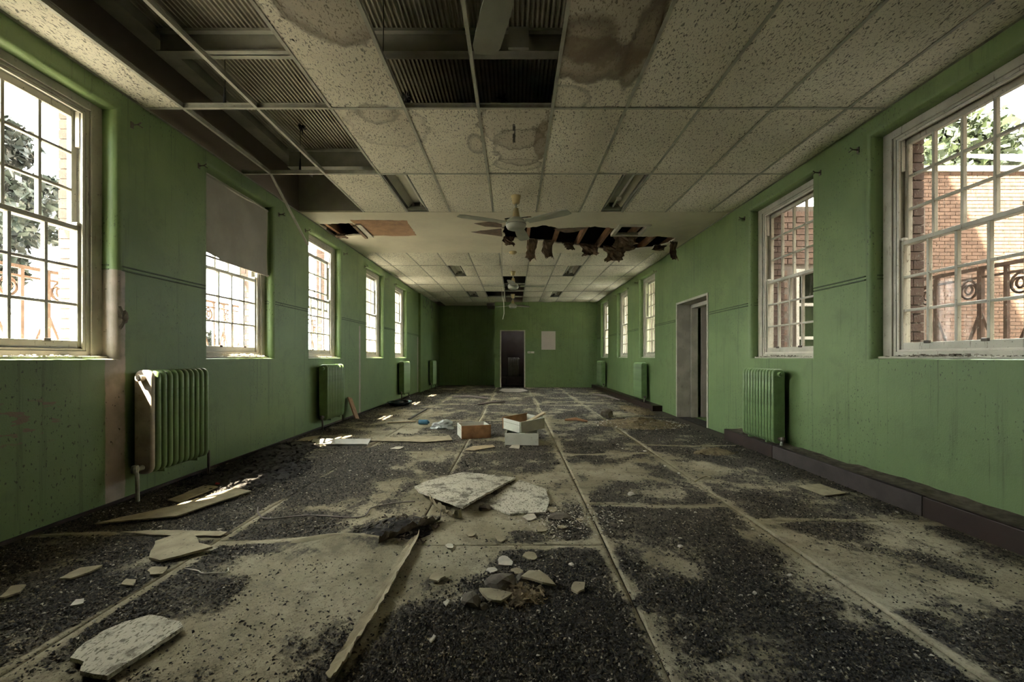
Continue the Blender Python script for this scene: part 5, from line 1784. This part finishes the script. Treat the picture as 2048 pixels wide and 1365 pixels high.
# brick wing facing the camera, seen through the near right window
def brickface(t, x0, x1, y, z0, z1, holes, named, prefer):
    """courses of bricks on a face looking towards -y; the first `named` preferred ones are objects of their own"""
    bl, bh, jt = .225, .068, .012
    me = MB().box(0, bl, -.012, .03, 0, bh).mesh('brick', M_BRICK)
    rest = MB()
    left_over = 0
    spots_ = []
    for r_ in range(int((z1 - z0) / (bh + jt))):
        z = z0 + r_ * (bh + jt)
        x = x0 + (r_ % 2) * (bl + jt) / 2
        while x + bl <= x1 + .01:
            if not any(x + bl > h[0] and x < h[1] and z + bh > h[2] and z < h[3] for h in holes):
                spots_.append((x, z))
            x += bl + jt
    spots_.sort(key=lambda q: not prefer(*q))
    for k, (x, z) in enumerate(spots_):
        if k < named:
            place('brick', me, t, (x, y, z))
        else:
            rest.box(x, x + bl, y - .012, y + .03, z, z + bh); left_over += 1
    if left_over:
        rest.build('brickwork', M_BRICK, t)['kind'] = 'stuff'


t = empty('brick_house', (8.8, 9.0, -.35), label='brick building across the yard outside the near right window', cat='building')
MB().box(0, 16, 0.01, 2.2, 0, 5.6).build('wall', M_MORTAR, t)
brickface(t, 0, 9, 0, 0, 5.55, [], 300, lambda x, z: 1.2 < x < 4.4 and 1.5 < z < 5.5)
mb = MB()
mb.add([(2.2, -.2, 5.62), (16, -.2, 5.62), (16, 2.2, 6.9), (3.4, 2.2, 6.9), (2.2, -.2, 5.70), (16, -.2, 5.70), (16, 2.2, 6.98), (3.4, 2.2, 6.98)],
       [(0, 1, 2, 3), (7, 6, 5, 4), (0, 4, 5, 1), (1, 5, 6, 2), (2, 6, 7, 3), (3, 7, 4, 0)])
mb.build('roof', M_ROOFW, t)
MB().box(0, 16, -.06, .02, 5.5, 5.62).build('coping', M_STEEL, t)
# brick skin of the lobby annex, seen through the second right window
t = empty('brick_annex', (3.46, 5.58, -.35), label='brick annex wall outside the second right window', cat='annex')
MB().box(0, .34, 0, .018, 0, 3.5).box(1.64, 2.1, 0, .018, 0, 3.5).box(.34, 1.64, 0, .018, 0, 1.25).box(.34, 1.64, 0, .018, 2.65, 3.5).build('wall', M_MORTAR, t)
brickface(t, 0, 2.0, -.005, 0, 3.45, [(.34, 1.64, 1.25, 2.65)], 300, lambda x, z: True)
mb = MB()
for x in (.34, .66, .98, 1.30, 1.60):
    mb.box(x, x + .04, -.03, .03, 1.25, 2.65)
for z in (1.25, 1.70, 2.15, 2.61):
    mb.box(.38, 1.60, -.026, .026, z, z + .04)
mb.build('window_frame', M_WHITE, t)

# low garden wall on the left
t = empty('garden_wall', (-9.5, 0, -.35), label='low pale garden wall outside the left windows', cat='wall')
MB().box(-.2, .0, -2, 40, 0, 1.5).build('masonry', M_BRICK, t)
MB().box(-.25, .05, -2, 40, 1.5, 1.58).build('coping', M_MORTAR, t)


def tree(x, y, h, cr, n, mat, label, seed, zc=None, sq=.9):
    rr = random.Random(seed)
    t = empty('garden_tree', (x, y, -.35), label=label, cat='tree', group='trees outside the windows')
    zc = zc or h * .66
    MB().tube([(0, 0, 0), (.1, .05, zc * .5), (.02, 0, zc)], [.18, .13, .06], 8).build('trunk', M_BARK, t, smooth=True)
    mb = MB()
    for k in range(7):
        a = rr.uniform(0, 6.28)
        mb.tube([(.03, 0, zc * (.45 + .05 * k)), (math.cos(a) * cr * .4, math.sin(a) * cr * .4, zc * (.6 + .05 * k)), (math.cos(a) * cr * .8, math.sin(a) * cr * .8, zc * (.75 + .06 * k))], [.06, .035, .012], 6)
    mb.build('branches', M_BARK, t)
    cl = [(rr.gauss(0, .45), rr.gauss(0, .45), rr.gauss(0, .42), rr.uniform(.25, .45)) for _ in range(26)]
    g = np.random.default_rng(seed)
    ci_ = g.integers(0, 26, n)
    cen = np.array([c[:3] for c in cl])[ci_] * cr
    cen[:, 2] *= sq
    rad = np.array([c[3] for c in cl])[ci_][:, None] * cr
    d = g.normal(size=(n, 3)); d /= np.linalg.norm(d, axis=1)[:, None]
    p = cen + d * rad * g.random((n, 1)) ** .4 + np.array([0, 0, zc])
    s = g.uniform(.05, .12, (n, 1)) * (1.0 if cr < 2 else 1.9)
    u = g.normal(size=(n, 3)); u /= np.linalg.norm(u, axis=1)[:, None]
    w = np.cross(u, g.normal(size=(n, 3))); w /= np.linalg.norm(w, axis=1)[:, None]
    v = np.stack([p - u * s, p + w * s * .5, p + u * s, p - w * s * .5], 1).reshape(-1, 3)
    me = bpy.data.meshes.new('crown')
    me.from_pydata(v.tolist(), [], (np.arange(n)[:, None] * 4 + np.arange(4)[None]).tolist())
    me.materials.append(mat)
    o = place('crown', me, t)
    o['kind'] = 'stuff'
    return t


tree(15.8, 15.8, 11.5, 2.9, 12000, M_LEAFPALE, 'pale green tree above the roof outside the near right window', 3, 8.9)
tree(6.0, 22.0, 9.5, 3.0, 7000, M_LEAF, 'green tree behind the brick building, further along', 4, 6.6)
tree(-7.6, 5.6, 5.2, 1.25, 14000, M_LEAF, 'dark tree outside the near left window', 5, 3.6)
tree(-7.4, 8.6, 3.0, 1.1, 11000, M_LEAF, 'bushy dark shrub low outside the near left window', 6, 1.3)
tree(-13.5, 14.0, 4.2, 1.6, 4000, M_LEAFPALE, 'pale shrub tree far outside the left windows', 7, 2.4)
